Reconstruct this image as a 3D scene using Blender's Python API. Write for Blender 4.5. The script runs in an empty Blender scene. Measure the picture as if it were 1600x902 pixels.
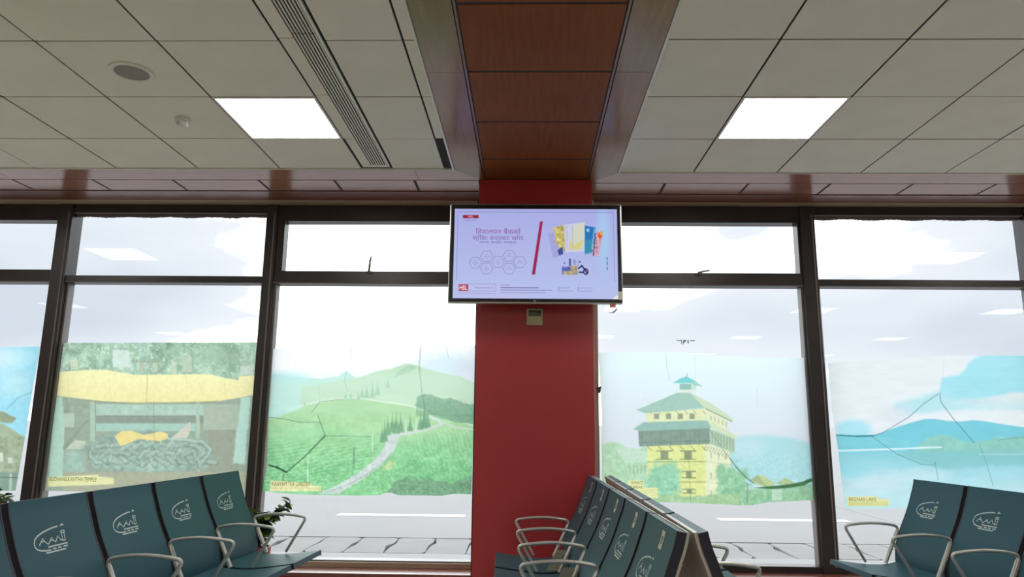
import bpy, bmesh, math, random
import numpy as np
from mathutils import Vector, Matrix

# ---------------------------------------------------------------- camera
scene = bpy.context.scene
COL = scene.collection
random.seed(4)
rng = np.random.default_rng(7)

CAM_Z = 1.25                       # seated eye height
F_PX = 1111.0                      # focal length for a 1600 px wide frame
PITCH, YAW, ROLL = (math.radians(a) for a in (10.782, -1.362, 0.59))
_fw = Vector((math.sin(YAW) * math.cos(PITCH), math.cos(YAW) * math.cos(PITCH), math.sin(PITCH)))
_r0 = Vector((math.cos(YAW), -math.sin(YAW), 0))
_u0 = _r0.cross(_fw)
_rt = math.cos(ROLL) * _r0 + math.sin(ROLL) * _u0
_up = -math.sin(ROLL) * _r0 + math.cos(ROLL) * _u0
cam_data = bpy.data.cameras.new('camera')
cam_data.sensor_width = 36.0
cam_data.lens = 36.0 * F_PX / 1600.0
cam_data.clip_start = 0.05
cam_data.clip_end = 2000
cam = bpy.data.objects.new('camera', cam_data)
cam.matrix_world = Matrix(((_rt.x, _up.x, -_fw.x, 0), (_rt.y, _up.y, -_fw.y, 0), (_rt.z, _up.z, -_fw.z, CAM_Z), (0, 0, 0, 1)))
COL.objects.link(cam)
scene.camera = cam

# ---------------------------------------------------------------- sky, exposure
world = bpy.data.worlds.new('overcast_sky')
scene.world = world
world.use_nodes = True
wn, wl = world.node_tree.nodes, world.node_tree.links
wn.clear()
w_out = wn.new('ShaderNodeOutputWorld')
w_bg = wn.new('ShaderNodeBackground')
w_tc = wn.new('ShaderNodeTexCoord')
w_map = wn.new('ShaderNodeMapping')
w_map.inputs['Location'].default_value = (2.6, 8.8, 1.5)
w_map.inputs['Scale'].default_value = (1.0, 1.0, 2.6)
w_noise = wn.new('ShaderNodeTexNoise')
w_noise.inputs['Scale'].default_value = 1.5
w_noise.inputs['Detail'].default_value = 7
w_noise.inputs['Roughness'].default_value = 0.44
w_ramp = wn.new('ShaderNodeValToRGB')
w_cr = w_ramp.color_ramp
w_cr.elements[0].position = 0.38
w_cr.elements[0].color = (0.45, 0.48, 0.545, 1)
w_cr.elements[1].position = 0.70
w_cr.elements[1].color = (5.0, 5.05, 5.1, 1)
w_mid = w_cr.elements.new(0.50)
w_mid.color = (0.58, 0.60, 0.65, 1)
w_mid2 = w_cr.elements.new(0.57)
w_mid2.color = (2.3, 2.33, 2.38, 1)
w_bg.inputs['Strength'].default_value = 1.0
wl.new(w_tc.outputs['Generated'], w_map.inputs['Vector'])
wl.new(w_map.outputs['Vector'], w_noise.inputs['Vector'])
wl.new(w_noise.outputs['Fac'], w_ramp.inputs['Fac'])
wl.new(w_ramp.outputs['Color'], w_bg.inputs['Color'])
wl.new(w_bg.outputs['Background'], w_out.inputs['Surface'])
LED_STRENGTH = 10.0
scene.view_settings.view_transform = 'Standard'
scene.view_settings.look = 'None'
scene.view_settings.gamma = 1.0
scene.view_settings.exposure = 0.7
scene.view_settings.use_curve_mapping = False
scene.cycles.max_bounces = 10
scene.cycles.diffuse_bounces = 5
scene.cycles.glossy_bounces = 4
scene.cycles.transparent_max_bounces = 16
scene.cycles.caustics_reflective = False
scene.cycles.caustics_refractive = False
scene.cycles.use_denoising = True
scene.cycles.sample_clamp_indirect = 6.0


def lin(c):
    return tuple(((v / 255.0) / 12.92 if v / 255.0 <= 0.04045 else ((v / 255.0 + 0.055) / 1.055) ** 2.4) for v in c)


# picture tracing: a point of the photograph on the wall plane at depth y (metres)
def trace(px, py, y):
    d = _fw + _rt * ((px - 800) / F_PX) + _up * ((451 - py) / F_PX)
    k = y / d.y
    return Vector((d.x * k, y, CAM_Z + d.z * k))


# ---------------------------------------------------------------- materials
MATS = {}


def mat(name, color, rough=0.5, metal=0.0, coat=0.0, spec=0.5, emit=None, emit_s=0.0, vary=0.0, vscale=8.0,
        bump=0.0, bscale=60.0, stretch=None, color2=None, coat_rough=0.08):
    if name in MATS:
        return MATS[name]
    m = bpy.data.materials.new(name)
    m.use_nodes = True
    nt = m.node_tree
    b = nt.nodes['Principled BSDF']
    b.inputs['Base Color'].default_value = (*color, 1)
    b.inputs['Roughness'].default_value = rough
    b.inputs['Metallic'].default_value = metal
    b.inputs['Specular IOR Level'].default_value = spec
    b.inputs['Coat Weight'].default_value = coat
    b.inputs['Coat Roughness'].default_value = coat_rough
    if emit:
        b.inputs['Emission Color'].default_value = (*emit, 1)
        b.inputs['Emission Strength'].default_value = emit_s
    if vary > 0 or color2:
        tc = nt.nodes.new('ShaderNodeTexCoord')
        mp = nt.nodes.new('ShaderNodeMapping')
        if stretch:
            mp.inputs['Scale'].default_value = stretch
        nz = nt.nodes.new('ShaderNodeTexNoise')
        nz.inputs['Scale'].default_value = vscale
        nz.inputs['Detail'].default_value = 5
        mx = nt.nodes.new('ShaderNodeMix')
        mx.data_type = 'RGBA'
        c2 = color2 if color2 else tuple(c * (1 - vary) for c in color)
        mx.inputs['A'].default_value = (*c2, 1)
        mx.inputs['B'].default_value = (*color, 1)
        rp = nt.nodes.new('ShaderNodeMapRange')
        rp.inputs['From Min'].default_value = 0.35
        rp.inputs['From Max'].default_value = 0.65
        nt.links.new(tc.outputs['Object'], mp.inputs['Vector'])
        nt.links.new(mp.outputs['Vector'], nz.inputs['Vector'])
        nt.links.new(nz.outputs['Fac'], rp.inputs['Value'])
        nt.links.new(rp.outputs['Result'], mx.inputs['Factor'])
        nt.links.new(mx.outputs['Result'], b.inputs['Base Color'])
    if bump > 0:
        tc2 = nt.nodes.new('ShaderNodeTexCoord')
        nz2 = nt.nodes.new('ShaderNodeTexNoise')
        nz2.inputs['Scale'].default_value = bscale
        bp = nt.nodes.new('ShaderNodeBump')
        bp.inputs['Strength'].default_value = bump
        bp.inputs['Distance'].default_value = 0.002
        nt.links.new(tc2.outputs['Object'], nz2.inputs['Vector'])
        nt.links.new(nz2.outputs['Fac'], bp.inputs['Height'])
        nt.links.new(bp.outputs['Normal'], b.inputs['Normal'])
    MATS[name] = m
    return m


def emission_mat(name, color, s=1.0):
    m = bpy.data.materials.new(name)
    m.use_nodes = True
    nt = m.node_tree
    nt.nodes.clear()
    o = nt.nodes.new('ShaderNodeOutputMaterial')
    e = nt.nodes.new('ShaderNodeEmission')
    e.inputs['Color'].default_value = (*color, 1)
    e.inputs['Strength'].default_value = s
    nt.links.new(e.outputs[0], o.inputs[0])
    return m


def print_emit_mat(name, s=1.0):
    m = emission_mat(name, (1, 1, 1), s)
    nt = m.node_tree
    a = nt.nodes.new('ShaderNodeAttribute')
    a.attribute_name = 'print'
    nt.links.new(a.outputs['Color'], nt.nodes['Emission'].inputs['Color'])
    return m


def film_mat(name):
    """thin printed vinyl: daylight from behind shines through the ink"""
    m = bpy.data.materials.new(name)
    m.use_nodes = True
    nt = m.node_tree
    nt.nodes.clear()
    o = nt.nodes.new('ShaderNodeOutputMaterial')
    a = nt.nodes.new('ShaderNodeAttribute')
    a.attribute_name = 'print'
    t = nt.nodes.new('ShaderNodeBsdfTranslucent')
    d = nt.nodes.new('ShaderNodeBsdfDiffuse')
    mx = nt.nodes.new('ShaderNodeMixShader')
    mx.inputs[0].default_value = 0.10
    nt.links.new(a.outputs['Color'], t.inputs['Color'])
    nt.links.new(a.outputs['Color'], d.inputs['Color'])
    nt.links.new(t.outputs[0], mx.inputs[1])
    nt.links.new(d.outputs[0], mx.inputs[2])
    nt.links.new(mx.outputs[0], o.inputs[0])
    return m


def film_flat_mat(name, color):
    m = film_mat(name)
    nt = m.node_tree
    nt.nodes.remove(nt.nodes['Attribute'])
    for n in nt.nodes:
        if 'Color' in n.inputs:
            n.inputs['Color'].default_value = (*color, 1)
    return m


def glass_mat():
    m = bpy.data.materials.new('window_glass')
    m.use_nodes = True
    nt = m.node_tree
    nt.nodes.clear()
    o = nt.nodes.new('ShaderNodeOutputMaterial')
    t = nt.nodes.new('ShaderNodeBsdfTransparent')
    t.inputs['Color'].default_value = (0.97, 0.985, 0.98, 1)
    g = nt.nodes.new('ShaderNodeBsdfGlossy')
    g.inputs['Roughness'].default_value = 0.0
    fr = nt.nodes.new('ShaderNodeFresnel')
    # same reflectance from both sides of the pane (thin glass, no total reflection inside)
    ge = nt.nodes.new('ShaderNodeNewGeometry')
    io = nt.nodes.new('ShaderNodeMapRange')
    io.inputs['To Min'].default_value = 1.21
    io.inputs['To Max'].default_value = 1 / 1.21
    nt.links.new(ge.outputs['Backfacing'], io.inputs['Value'])
    nt.links.new(io.outputs['Result'], fr.inputs['IOR'])
    mx = nt.nodes.new('ShaderNodeMixShader')
    nt.links.new(fr.outputs[0], mx.inputs[0])
    nt.links.new(t.outputs[0], mx.inputs[1])
    nt.links.new(g.outputs[0], mx.inputs[2])
    nt.links.new(mx.outputs[0], o.inputs[0])
    return m


def wood_mat(name, dark, light, axis, rough=0.28, coat=0.35, coat_rough=0.12, spec=0.5):
    """veneer with fine grain running along one axis"""
    m = bpy.data.materials.new(name)
    m.use_nodes = True
    nt = m.node_tree
    b = nt.nodes['Principled BSDF']
    tc = nt.nodes.new('ShaderNodeTexCoord')
    mp = nt.nodes.new('ShaderNodeMapping')
    sc = [26, 26, 26]
    sc[axis] = 1.6
    mp.inputs['Scale'].default_value = sc
    nz = nt.nodes.new('ShaderNodeTexNoise')
    nz.inputs['Scale'].default_value = 2.2
    nz.inputs['Detail'].default_value = 6
    big = nt.nodes.new('ShaderNodeTexNoise')
    big.inputs['Scale'].default_value = 1.7
    ad = nt.nodes.new('ShaderNodeMath')
    ad.operation = 'ADD'
    rp = nt.nodes.new('ShaderNodeMapRange')
    rp.inputs['From Min'].default_value = 0.75
    rp.inputs['From Max'].default_value = 1.25
    mx = nt.nodes.new('ShaderNodeMix')
    mx.data_type = 'RGBA'
    mx.inputs['A'].default_value = (*dark, 1)
    mx.inputs['B'].default_value = (*light, 1)
    geo = nt.nodes.new('ShaderNodeNewGeometry')
    nt.links.new(geo.outputs['Position'], mp.inputs['Vector'])
    nt.links.new(geo.outputs['Position'], big.inputs['Vector'])
    nt.links.new(mp.outputs['Vector'], nz.inputs['Vector'])
    nt.links.new(nz.outputs['Fac'], ad.inputs[0])
    nt.links.new(big.outputs['Fac'], ad.inputs[1])
    nt.links.new(ad.outputs[0], rp.inputs['Value'])
    nt.links.new(rp.outputs['Result'], mx.inputs['Factor'])
    nt.links.new(mx.outputs['Result'], b.inputs['Base Color'])
    b.inputs['Roughness'].default_value = rough
    b.inputs['Specular IOR Level'].default_value = spec
    b.inputs['Coat Weight'].default_value = coat
    b.inputs['Coat Roughness'].default_value = coat_rough
    return m


def seat_mat():
    """painted steel sheet punched with tiny holes"""
    m = mat('seat_sheet', (0.038, 0.112, 0.146), rough=0.42, spec=0.16)
    nt = m.node_tree
    b = nt.nodes['Principled BSDF']
    tc = nt.nodes.new('ShaderNodeTexCoord')
    vo = nt.nodes.new('ShaderNodeTexVoronoi')
    vo.inputs['Scale'].default_value = 260
    vo.inputs['Randomness'].default_value = 0.0
    bp = nt.nodes.new('ShaderNodeBump')
    bp.inputs['Strength'].default_value = 0.12
    bp.inputs['Distance'].default_value = 0.001
    nt.links.new(tc.outputs['Object'], vo.inputs['Vector'])
    nt.links.new(vo.outputs['Distance'], bp.inputs['Height'])
    nt.links.new(bp.outputs['Normal'], b.inputs['Normal'])
    return m


M = dict(
    tile=mat('ceiling_tile_white', (0.80, 0.765, 0.69), rough=0.75, vary=0.05, vscale=3, bump=0.15, bscale=140),
    plenum=mat('ceiling_void', (0.03, 0.027, 0.024), rough=0.9),
    alu_white=mat('white_aluminium', (0.72, 0.69, 0.63), rough=0.35),
    dark_slot=mat('slot_black', (0.008, 0.007, 0.007), rough=0.8),
    beam_wood=wood_mat('beam_veneer', (0.20, 0.057, 0.014), (0.26, 0.078, 0.020), 1, rough=0.5, coat=0.0, spec=0.1),
    band_wood=wood_mat('band_veneer', (0.20, 0.092, 0.045), (0.26, 0.125, 0.065), 1, rough=0.19, coat=0.0, spec=0.42),
    soffit_wood=wood_mat('soffit_veneer', (0.29, 0.125, 0.085), (0.37, 0.17, 0.12), 0, rough=0.17, coat=0.0, spec=0.75),
    pelmet_wood=wood_mat('pelmet_veneer', (0.14, 0.042, 0.022), (0.20, 0.07, 0.038), 0, rough=0.35, coat=0.3),
    groove=mat('wood_groove', (0.025, 0.009, 0.006), rough=0.7),
    cream=mat('cream_trim', (0.42, 0.33, 0.24), rough=0.4),
    frame=mat('dark_anodised', (0.034, 0.026, 0.026), rough=0.35, metal=0.0, spec=0.5, vary=0.25, vscale=4),
    frame_edge=mat('grey_gasket', (0.17, 0.155, 0.15), rough=0.5),
    sealant=mat('rough_sealant', (0.42, 0.36, 0.33), rough=0.9, vary=0.6, vscale=45, bump=1.0, bscale=90),
    red=mat('red_laminate', (0.43, 0.036, 0.042), rough=0.32, vary=0.08, vscale=2, coat=0.1),
    red_dark=mat('column_corner', (0.035, 0.012, 0.012), rough=0.4),
    sill=wood_mat('sill_wood', (0.16, 0.045, 0.03), (0.23, 0.075, 0.05), 0, rough=0.25, coat=0.5),
    wall=mat('wall_paint', (0.42, 0.39, 0.34), rough=0.8, vary=0.05, vscale=2),
    floor=mat('floor_granite', (0.58, 0.53, 0.46), rough=0.22, vary=0.2, vscale=30),
    apron=mat('apron_concrete', (0.28, 0.28, 0.285), rough=0.85, vary=0.05, vscale=0.7, bump=0.3, bscale=30),
    slab=mat('drain_slab', (0.28, 0.28, 0.28), rough=0.9, vary=0.10, vscale=2.5, bump=0.3, bscale=40),
    kerb=mat('kerb_concrete', (0.34, 0.34, 0.345), rough=0.85, vary=0.06, vscale=3),
    crack=mat('open_joint', (0.05, 0.05, 0.05), rough=0.95),
    paint=mat('road_paint', (0.75, 0.75, 0.76), rough=0.6),
    black=mat('black_plastic', (0.010, 0.010, 0.011), rough=0.3),
    silver=mat('silver_edge', (0.55, 0.54, 0.52), rough=0.3, metal=0.6),
    seat=seat_mat(),
    navy=mat('navy_edge', (0.014, 0.015, 0.028), rough=0.4),
    shell=mat('cream_shell', (0.52, 0.49, 0.43), rough=0.35, metal=0.3),
    steel=mat('satin_steel', (0.62, 0.61, 0.57), rough=0.35, metal=0.6),
    plate=mat('cream_plate', (0.36, 0.345, 0.25), rough=0.5),
    emblem=mat('emblem_print', (0.60, 0.70, 0.68), rough=0.6),
    sticker=mat('sticker_cream', (0.60, 0.56, 0.42), rough=0.6),
    sticker_ink=mat('sticker_ink', (0.22, 0.16, 0.09), rough=0.7),
    beige=mat('beige_plastic', (0.52, 0.45, 0.27), rough=0.45),
    lcd=mat('lcd_green', (0.12, 0.14, 0.09), rough=0.25),
    ink=mat('dark_ink', (0.03, 0.03, 0.03), rough=0.6),
    white=mat('white_plastic', (0.68, 0.66, 0.60), rough=0.4),
    grille=mat('speaker_mesh', (0.30, 0.27, 0.25), rough=0.7, bump=0.8, bscale=500),
    pot=mat('terracotta_pot', (0.33, 0.05, 0.035), rough=0.5, vary=0.2, vscale=12),
    soil=mat('potting_soil', (0.03, 0.02, 0.012), rough=0.95, bump=1.0, bscale=60),
    leaf=mat('leaf_green', (0.030, 0.075, 0.018), rough=0.35, color2=(0.012, 0.035, 0.012), vscale=9),
    leaf2=mat('leaf_young', (0.20, 0.30, 0.03), rough=0.4, vary=0.3, vscale=9),
    bark=mat('plant_stem', (0.06, 0.05, 0.025), rough=0.8),
    led=emission_mat('led_diffuser', (1.0, 0.985, 0.94), LED_STRENGTH),
    glass=glass_mat(),
    film=film_mat('printed_film'),
    film_ink=film_flat_mat('film_caption_ink', (0.16, 0.16, 0.06)),
    sealant_film=film_flat_mat('crumbling_sealant', (0.40, 0.33, 0.31)),
    red_tape=film_flat_mat('red_tape_film', (0.95, 0.55, 0.50)),
    glass_grey=film_flat_mat('glass_mark', (0.42, 0.43, 0.46)),
)


# ---------------------------------------------------------------- mesh helpers
class MB:
    def __init__(self):
        self.v, self.f = [], []

    def box(self, x0, x1, y0, y1, z0, z1):
        n = len(self.v)
        self.v += [(x0, y0, z0), (x1, y0, z0), (x1, y1, z0), (x0, y1, z0), (x0, y0, z1), (x1, y0, z1), (x1, y1, z1), (x0, y1, z1)]
        self.f += [(n, n + 3, n + 2, n + 1), (n + 4, n + 5, n + 6, n + 7), (n, n + 1, n + 5, n + 4), (n + 1, n + 2, n + 6, n + 5),
                   (n + 2, n + 3, n + 7, n + 6), (n + 3, n, n + 4, n + 7)]
        return self

    def poly(self, pts):
        n = len(self.v)
        self.v += [tuple(p) for p in pts]
        self.f.append(tuple(range(n, n + len(pts))))
        return self

    def prism(self, pts, d):
        """pts: closed loop of 3-D points, d: extrusion vector"""
        n = len(self.v)
        k = len(pts)
        d = Vector(d)
        self.v += [tuple(p) for p in pts] + [tuple(Vector(p) + d) for p in pts]
        self.f.append(tuple(range(n, n + k)))
        self.f.append(tuple(range(n + 2 * k - 1, n + k - 1, -1)))
        for i in range(k):
            j = (i + 1) % k
            self.f.append((n + j, n + i, n + k + i, n + k + j))
        return self

    def tube(self, pts, r, seg=8, caps=True):
        pts = [Vector(p) for p in pts]
        n0 = len(self.v)
        t0 = (pts[1] - pts[0]).normalized()
        ref = Vector((0, 0, 1)) if abs(t0.z) < 0.9 else Vector((1, 0, 0))
        nrm = t0.cross(ref).normalized()
        for i, p in enumerate(pts):
            a = pts[max(i - 1, 0)]
            b = pts[min(i + 1, len(pts) - 1)]
            t = (b - a).normalized()
            nrm = (nrm - t * nrm.dot(t)).normalized()
            bn = t.cross(nrm)
            rr = r[i] if isinstance(r, (list, tuple)) else r
            for k in range(seg):
                an = 2 * math.pi * k / seg
                self.v.append(tuple(p + nrm * (rr * math.cos(an)) + bn * (rr * math.sin(an))))
        for i in range(len(pts) - 1):
            for k in range(seg):
                a = n0 + i * seg + k
                b = n0 + i * seg + (k + 1) % seg
                self.f.append((a, b, b + seg, a + seg))
        if caps:
            self.f.append(tuple(range(n0 + seg - 1, n0 - 1, -1)))
            e = n0 + (len(pts) - 1) * seg
            self.f.append(tuple(range(e, e + seg)))
        return self

    def lathe(self, prof, c=(0, 0, 0), seg=32):
        n0 = len(self.v)
        for (r, z) in prof:
            for k in range(seg):
                an = 2 * math.pi * k / seg
                self.v.append((c[0] + r * math.cos(an), c[1] + r * math.sin(an), c[2] + z))
        for i in range(len(prof) - 1):
            for k in range(seg):
                a = n0 + i * seg + k
                b = n0 + i * seg + (k + 1) % seg
                self.f.append((a, b, b + seg, a + seg))
        self.f.append(tuple(range(n0 + seg - 1, n0 - 1, -1)))
        e = n0 + (len(prof) - 1) * seg
        self.f.append(tuple(range(e, e + seg)))
        return self

    def mesh(self, name, bevel=0.0, smooth=False, seg=2):
        me = bpy.data.meshes.new(name)
        me.from_pydata(self.v, [], self.f)
        bm = bmesh.new()
        bm.from_mesh(me)
        bmesh.ops.recalc_face_normals(bm, faces=bm.faces)
        if bevel > 0:
            bmesh.ops.bevel(bm, geom=[e for e in bm.edges], offset=bevel, segments=seg, profile=0.6, affect='EDGES', clamp_overlap=True)
        bm.to_mesh(me)
        bm.free()
        if smooth:
            me.shade_smooth()
            me.set_sharp_from_angle(angle=math.radians(40))
        return me

    def build(self, name, material, parent=None, bevel=0.0, smooth=False, loc=None, seg=2):
        return obj(name, self.mesh(name, bevel, smooth, seg), material, parent, loc)


def obj(name, me, material=None, parent=None, loc=None):
    if material is not None and len(me.materials) == 0:
        me.materials.append(material)
    o = bpy.data.objects.new(name, me)
    COL.objects.link(o)
    if loc is not None:
        o.location = loc
    if parent is not None:
        o.parent = parent
    return o


def empty(name, loc=(0, 0, 0), rz=0.0):
    o = bpy.data.objects.new(name, None)
    o.empty_display_size = 0.1
    o.location = loc
    o.rotation_euler = (0, 0, rz)
    COL.objects.link(o)
    return o


def tag(o, label, cat, group=None):
    o['label'] = label
    o['category'] = cat
    if group:
        o['group'] = group
    return o


def struct(o, label=None):
    o['kind'] = 'structure'
    if label:
        o['label'] = label
    return o


def smooth_path(pts, rad, n=5):
    """polyline with rounded corners"""
    pts = [Vector(p) for p in pts]
    out = [pts[0]]
    for i in range(1, len(pts) - 1):
        a, b, c = pts[i - 1], pts[i], pts[i + 1]
        r = min(rad, (a - b).length * 0.48, (c - b).length * 0.48)
        p0 = b + (a - b).normalized() * r
        p1 = b + (c - b).normalized() * r
        for k in range(n + 1):
            t = k / n
            out.append(p0 * (1 - t) ** 2 + b * (2 * t * (1 - t)) + p1 * t * t)
    out.append(pts[-1])
    return out


def text_mesh(body, x0, x1, z0, z1, y, name='lettering', spacing=1.0):
    """flat lettering fitted into a rectangle on the plane at depth y, facing the room (-Y)"""
    cu = bpy.data.curves.new('lettering_curve', 'FONT')
    cu.body = body
    cu.resolution_u = 3
    cu.space_character = spacing
    to = bpy.data.objects.new('lettering_tmp', cu)
    COL.objects.link(to)
    bpy.context.view_layer.update()
    me = bpy.data.meshes.new_from_object(to.evaluated_get(bpy.context.evaluated_depsgraph_get()))
    bpy.data.objects.remove(to)
    bpy.data.curves.remove(cu)
    n = len(me.vertices)
    co = np.empty(n * 3, np.float32)
    me.vertices.foreach_get('co', co)
    co = co.reshape(-1, 3)
    mn, mx = co.min(0), co.max(0)
    out = np.empty_like(co)
    out[:, 0] = x0 + (co[:, 0] - mn[0]) / max(mx[0] - mn[0], 1e-6) * (x1 - x0)
    out[:, 2] = z0 + (co[:, 1] - mn[1]) / max(mx[1] - mn[1], 1e-6) * (z1 - z0)
    out[:, 1] = y
    me.vertices.foreach_set('co', out.ravel())
    me.materials.clear()
    me.name = name
    me.update()
    return me


# ================================================================ the room shell
ZC = 3.055                                  # suspended ceiling height
GX, GY = 1.189, 3.121                       # a crossing of the 600 mm ceiling grid
ROOM_X0, ROOM_X1, ROOM_Y0 = -9.4, 9.6, -7.6
YF, YG = 5.74, 5.80                         # window frame face, glass

struct(MB().box(ROOM_X0, ROOM_X1, ROOM_Y0, 5.9, -0.12, 0.0).build('floor', M['floor']))
struct(MB().box(ROOM_X0, ROOM_X1, ROOM_Y0 - 0.15, ROOM_Y0, 0, 3.3).build('wall_back', M['wall']))
struct(MB().box(ROOM_X0 - 0.15, ROOM_X0, ROOM_Y0, 5.9, 0, 3.3).build('wall_left', M['wall']))
struct(MB().box(ROOM_X1, ROOM_X1 + 0.15, ROOM_Y0, 5.9, 0, 3.3).build('wall_right', M['wall']))

ceiling = struct(MB().box(ROOM_X0, ROOM_X1, ROOM_Y0, 5.9, ZC + 0.007, ZC + 0.17).build('ceiling', M['plenum']))

TH, GAP = 0.0068, 0.0052
BEAM = (-0.545, -0.345, 0.447, 0.648)       # outer / inner edges of the wooden ceiling strip
EDGE_L, EDGE_R = 4.868, 4.938               # where the tiles stop before the window soffit
LIGHT_X = [-7.509, -4.509, -1.509, 1.489, 4.489, 7.489]
LIGHT_Y = [4.021, 0.421, -3.179, -6.779]
SLOT_X0, SLOT_X1 = GX - 2.4 + 0.002, -0.995  # strip taken by the slot diffuser
tile_cache = {}


def add_tile(x0, x1, y0, y1):
    w, h = round(x1 - x0, 3), round(y1 - y0, 3)
    key = (w, h)
    if key not in tile_cache:
        tile_cache[key] = MB().box(-w / 2 + GAP, w / 2 - GAP, -h / 2 + GAP, h / 2 - GAP, 0, TH).mesh('ceiling_tile', 0.002, seg=1)
        tile_cache[key].materials.append(M['tile'])
    return obj('ceiling_tile', tile_cache[key], None, ceiling, ((x0 + x1) / 2, (y0 + y1) / 2, ZC + random.uniform(-0.0012, 0.0012)))


def is_light(xc, yc):
    return any(abs(xc - lx) < 0.1 for lx in LIGHT_X) and any(abs(yc - ly) < 0.1 for ly in LIGHT_Y)


near_rows = [(GY + 0.6 * j, GY + 0.6 * (j + 1)) for j in range(-2, 3)]
far_tiles = MB()
cols = [(GX + 0.6 * k, GX + 0.6 * (k + 1)) for k in range(-18, 14)]
all_rows = [(GY + 0.6 * j, GY + 0.6 * (j + 1)) for j in range(-18, 3)]
for (x0, x1) in cols:
    xc = (x0 + x1) / 2
    x0, x1 = max(x0, ROOM_X0), min(x1, ROOM_X1)
    if x1 - x0 < 0.05:
        continue
    pieces = [(x0, x1)]
    if x0 < BEAM[3] and x1 > BEAM[0]:          # cut by the wooden strip
        pieces = []
        if x0 < BEAM[0]:
            pieces.append((x0, BEAM[0]))
        if x1 > BEAM[3]:
            pieces.append((BEAM[3] + 0.004, x1))
    if abs(xc - (GX - 2.1)) < 0.05:            # the column that holds the slot diffuser
        pieces = [(SLOT_X1 + 0.006, x1)]
    for (a, b) in pieces:
        right = a > 0
        for (y0, y1) in all_rows:
            y0 = max(y0, ROOM_Y0)
            if y1 - y0 < 0.05:
                continue
            if y1 > 4.9:
                y1 = EDGE_R if right else EDGE_L
            if (b - a) > 0.55 and is_light(xc, GY + 0.6 * round((y0 - GY) / 0.6) + 0.3):
                continue
            if not right and b - a < 0.12 and y0 > 4.3:
                continue                       # open slot beside the strip, last bay
            if y0 > 1.85 and -4.9 < xc < 5.5:
                add_tile(a, b, y0, y1)
            else:
                far_tiles.box(a + GAP, b - GAP, y0 + GAP, y1 - GAP, ZC, ZC + TH)
ft = far_tiles.build('ceiling_tile_field', M['tile'], ceiling)
ft['kind'] = 'stuff'

# white edge trims of the tiled ceiling
edge = MB()
edge.box(BEAM[0] - 0.010, BEAM[0] + 0.004, ROOM_Y0, EDGE_L, ZC - 0.010, ZC + 0.03)
edge.build('edge_trim', M['alu_white'], ceiling)
MB().box(BEAM[3] - 0.006, BEAM[3] + 0.008, ROOM_Y0, EDGE_R, ZC - 0.010, ZC + 0.03).build('edge_trim', M['alu_white'], ceiling)
MB().box(ROOM_X0, BEAM[0], EDGE_L - 0.001, EDGE_L + 0.006, ZC - 0.008, ZC + 0.03).build('edge_trim', M['alu_white'], ceiling)
MB().box(BEAM[3], ROOM_X1, EDGE_R - 0.001, EDGE_R + 0.006, ZC - 0.008, ZC + 0.03).build('edge_trim', M['alu_white'], ceiling)
MB().box(-0.596, -0.557, 4.325, 4.862, ZC + 0.003, ZC + 0.012).build('open_slot', M['dark_slot'], ceiling)

# wooden strip running from the hall to the column
SOF_L = (4.874, 5.112, 5.375, 5.615, 5.742)
SOF_R = (4.944, 5.165, 5.435, 5.642, 5.742)
COL_Y = 5.10
strip = struct(MB().box(BEAM[0], BEAM[3], ROOM_Y0, COL_Y + 0.02, ZC + 0.0095, ZC + 0.045).build('trim_1', M['groove']))
for (xo, xi, ye) in ((BEAM[0] + 0.005, BEAM[1], SOF_L), (BEAM[3] - 0.007, BEAM[2], SOF_R)):
    ys = [ROOM_Y0, -4.2, -1.7, 0.9, 3.43]
    for a, b in zip(ys, ys[1:] + [None]):
        if b is None:
            pts = [(xo, a, ZC), (xi, a, ZC), (xi, ye[1], ZC), (xo, ye[0], ZC)]
        else:
            pts = [(xo, a, ZC), (xi, a, ZC), (xi, b - 0.0015, ZC), (xo, b - 0.0015, ZC)]
        MB().prism([Vector(p) + Vector((0, 0, -0.004)) for p in pts], (0, 0, 0.024)).build('side_band', M['band_wood'], strip, 0.0015, seg=1)
for s, xi in ((1, BEAM[1]), (-1, BEAM[2])):
    a, b = sorted((xi + s * 0.004, xi + s * 0.016))
    MB().box(a, b, ROOM_Y0, COL_Y, ZC + 0.004, ZC + 0.018).build('bead', M['pelmet_wood'], strip)
pj = [5.105, 4.693, 4.070, 3.440, 2.826] + [2.826 - 0.62 * k for k in range(1, 17)]
for b, a in zip(pj, pj[1:]):
    MB().box(BEAM[1] + 0.022, BEAM[2] - 0.022, a + 0.009, b - 0.009, ZC + 0.005, ZC + 0.018).build('wood_panel', M['beam_wood'], strip, 0.002, seg=1)

# wooden soffit over the windows, one each side of the column
CX0, CX1 = -0.376, 0.470


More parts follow.
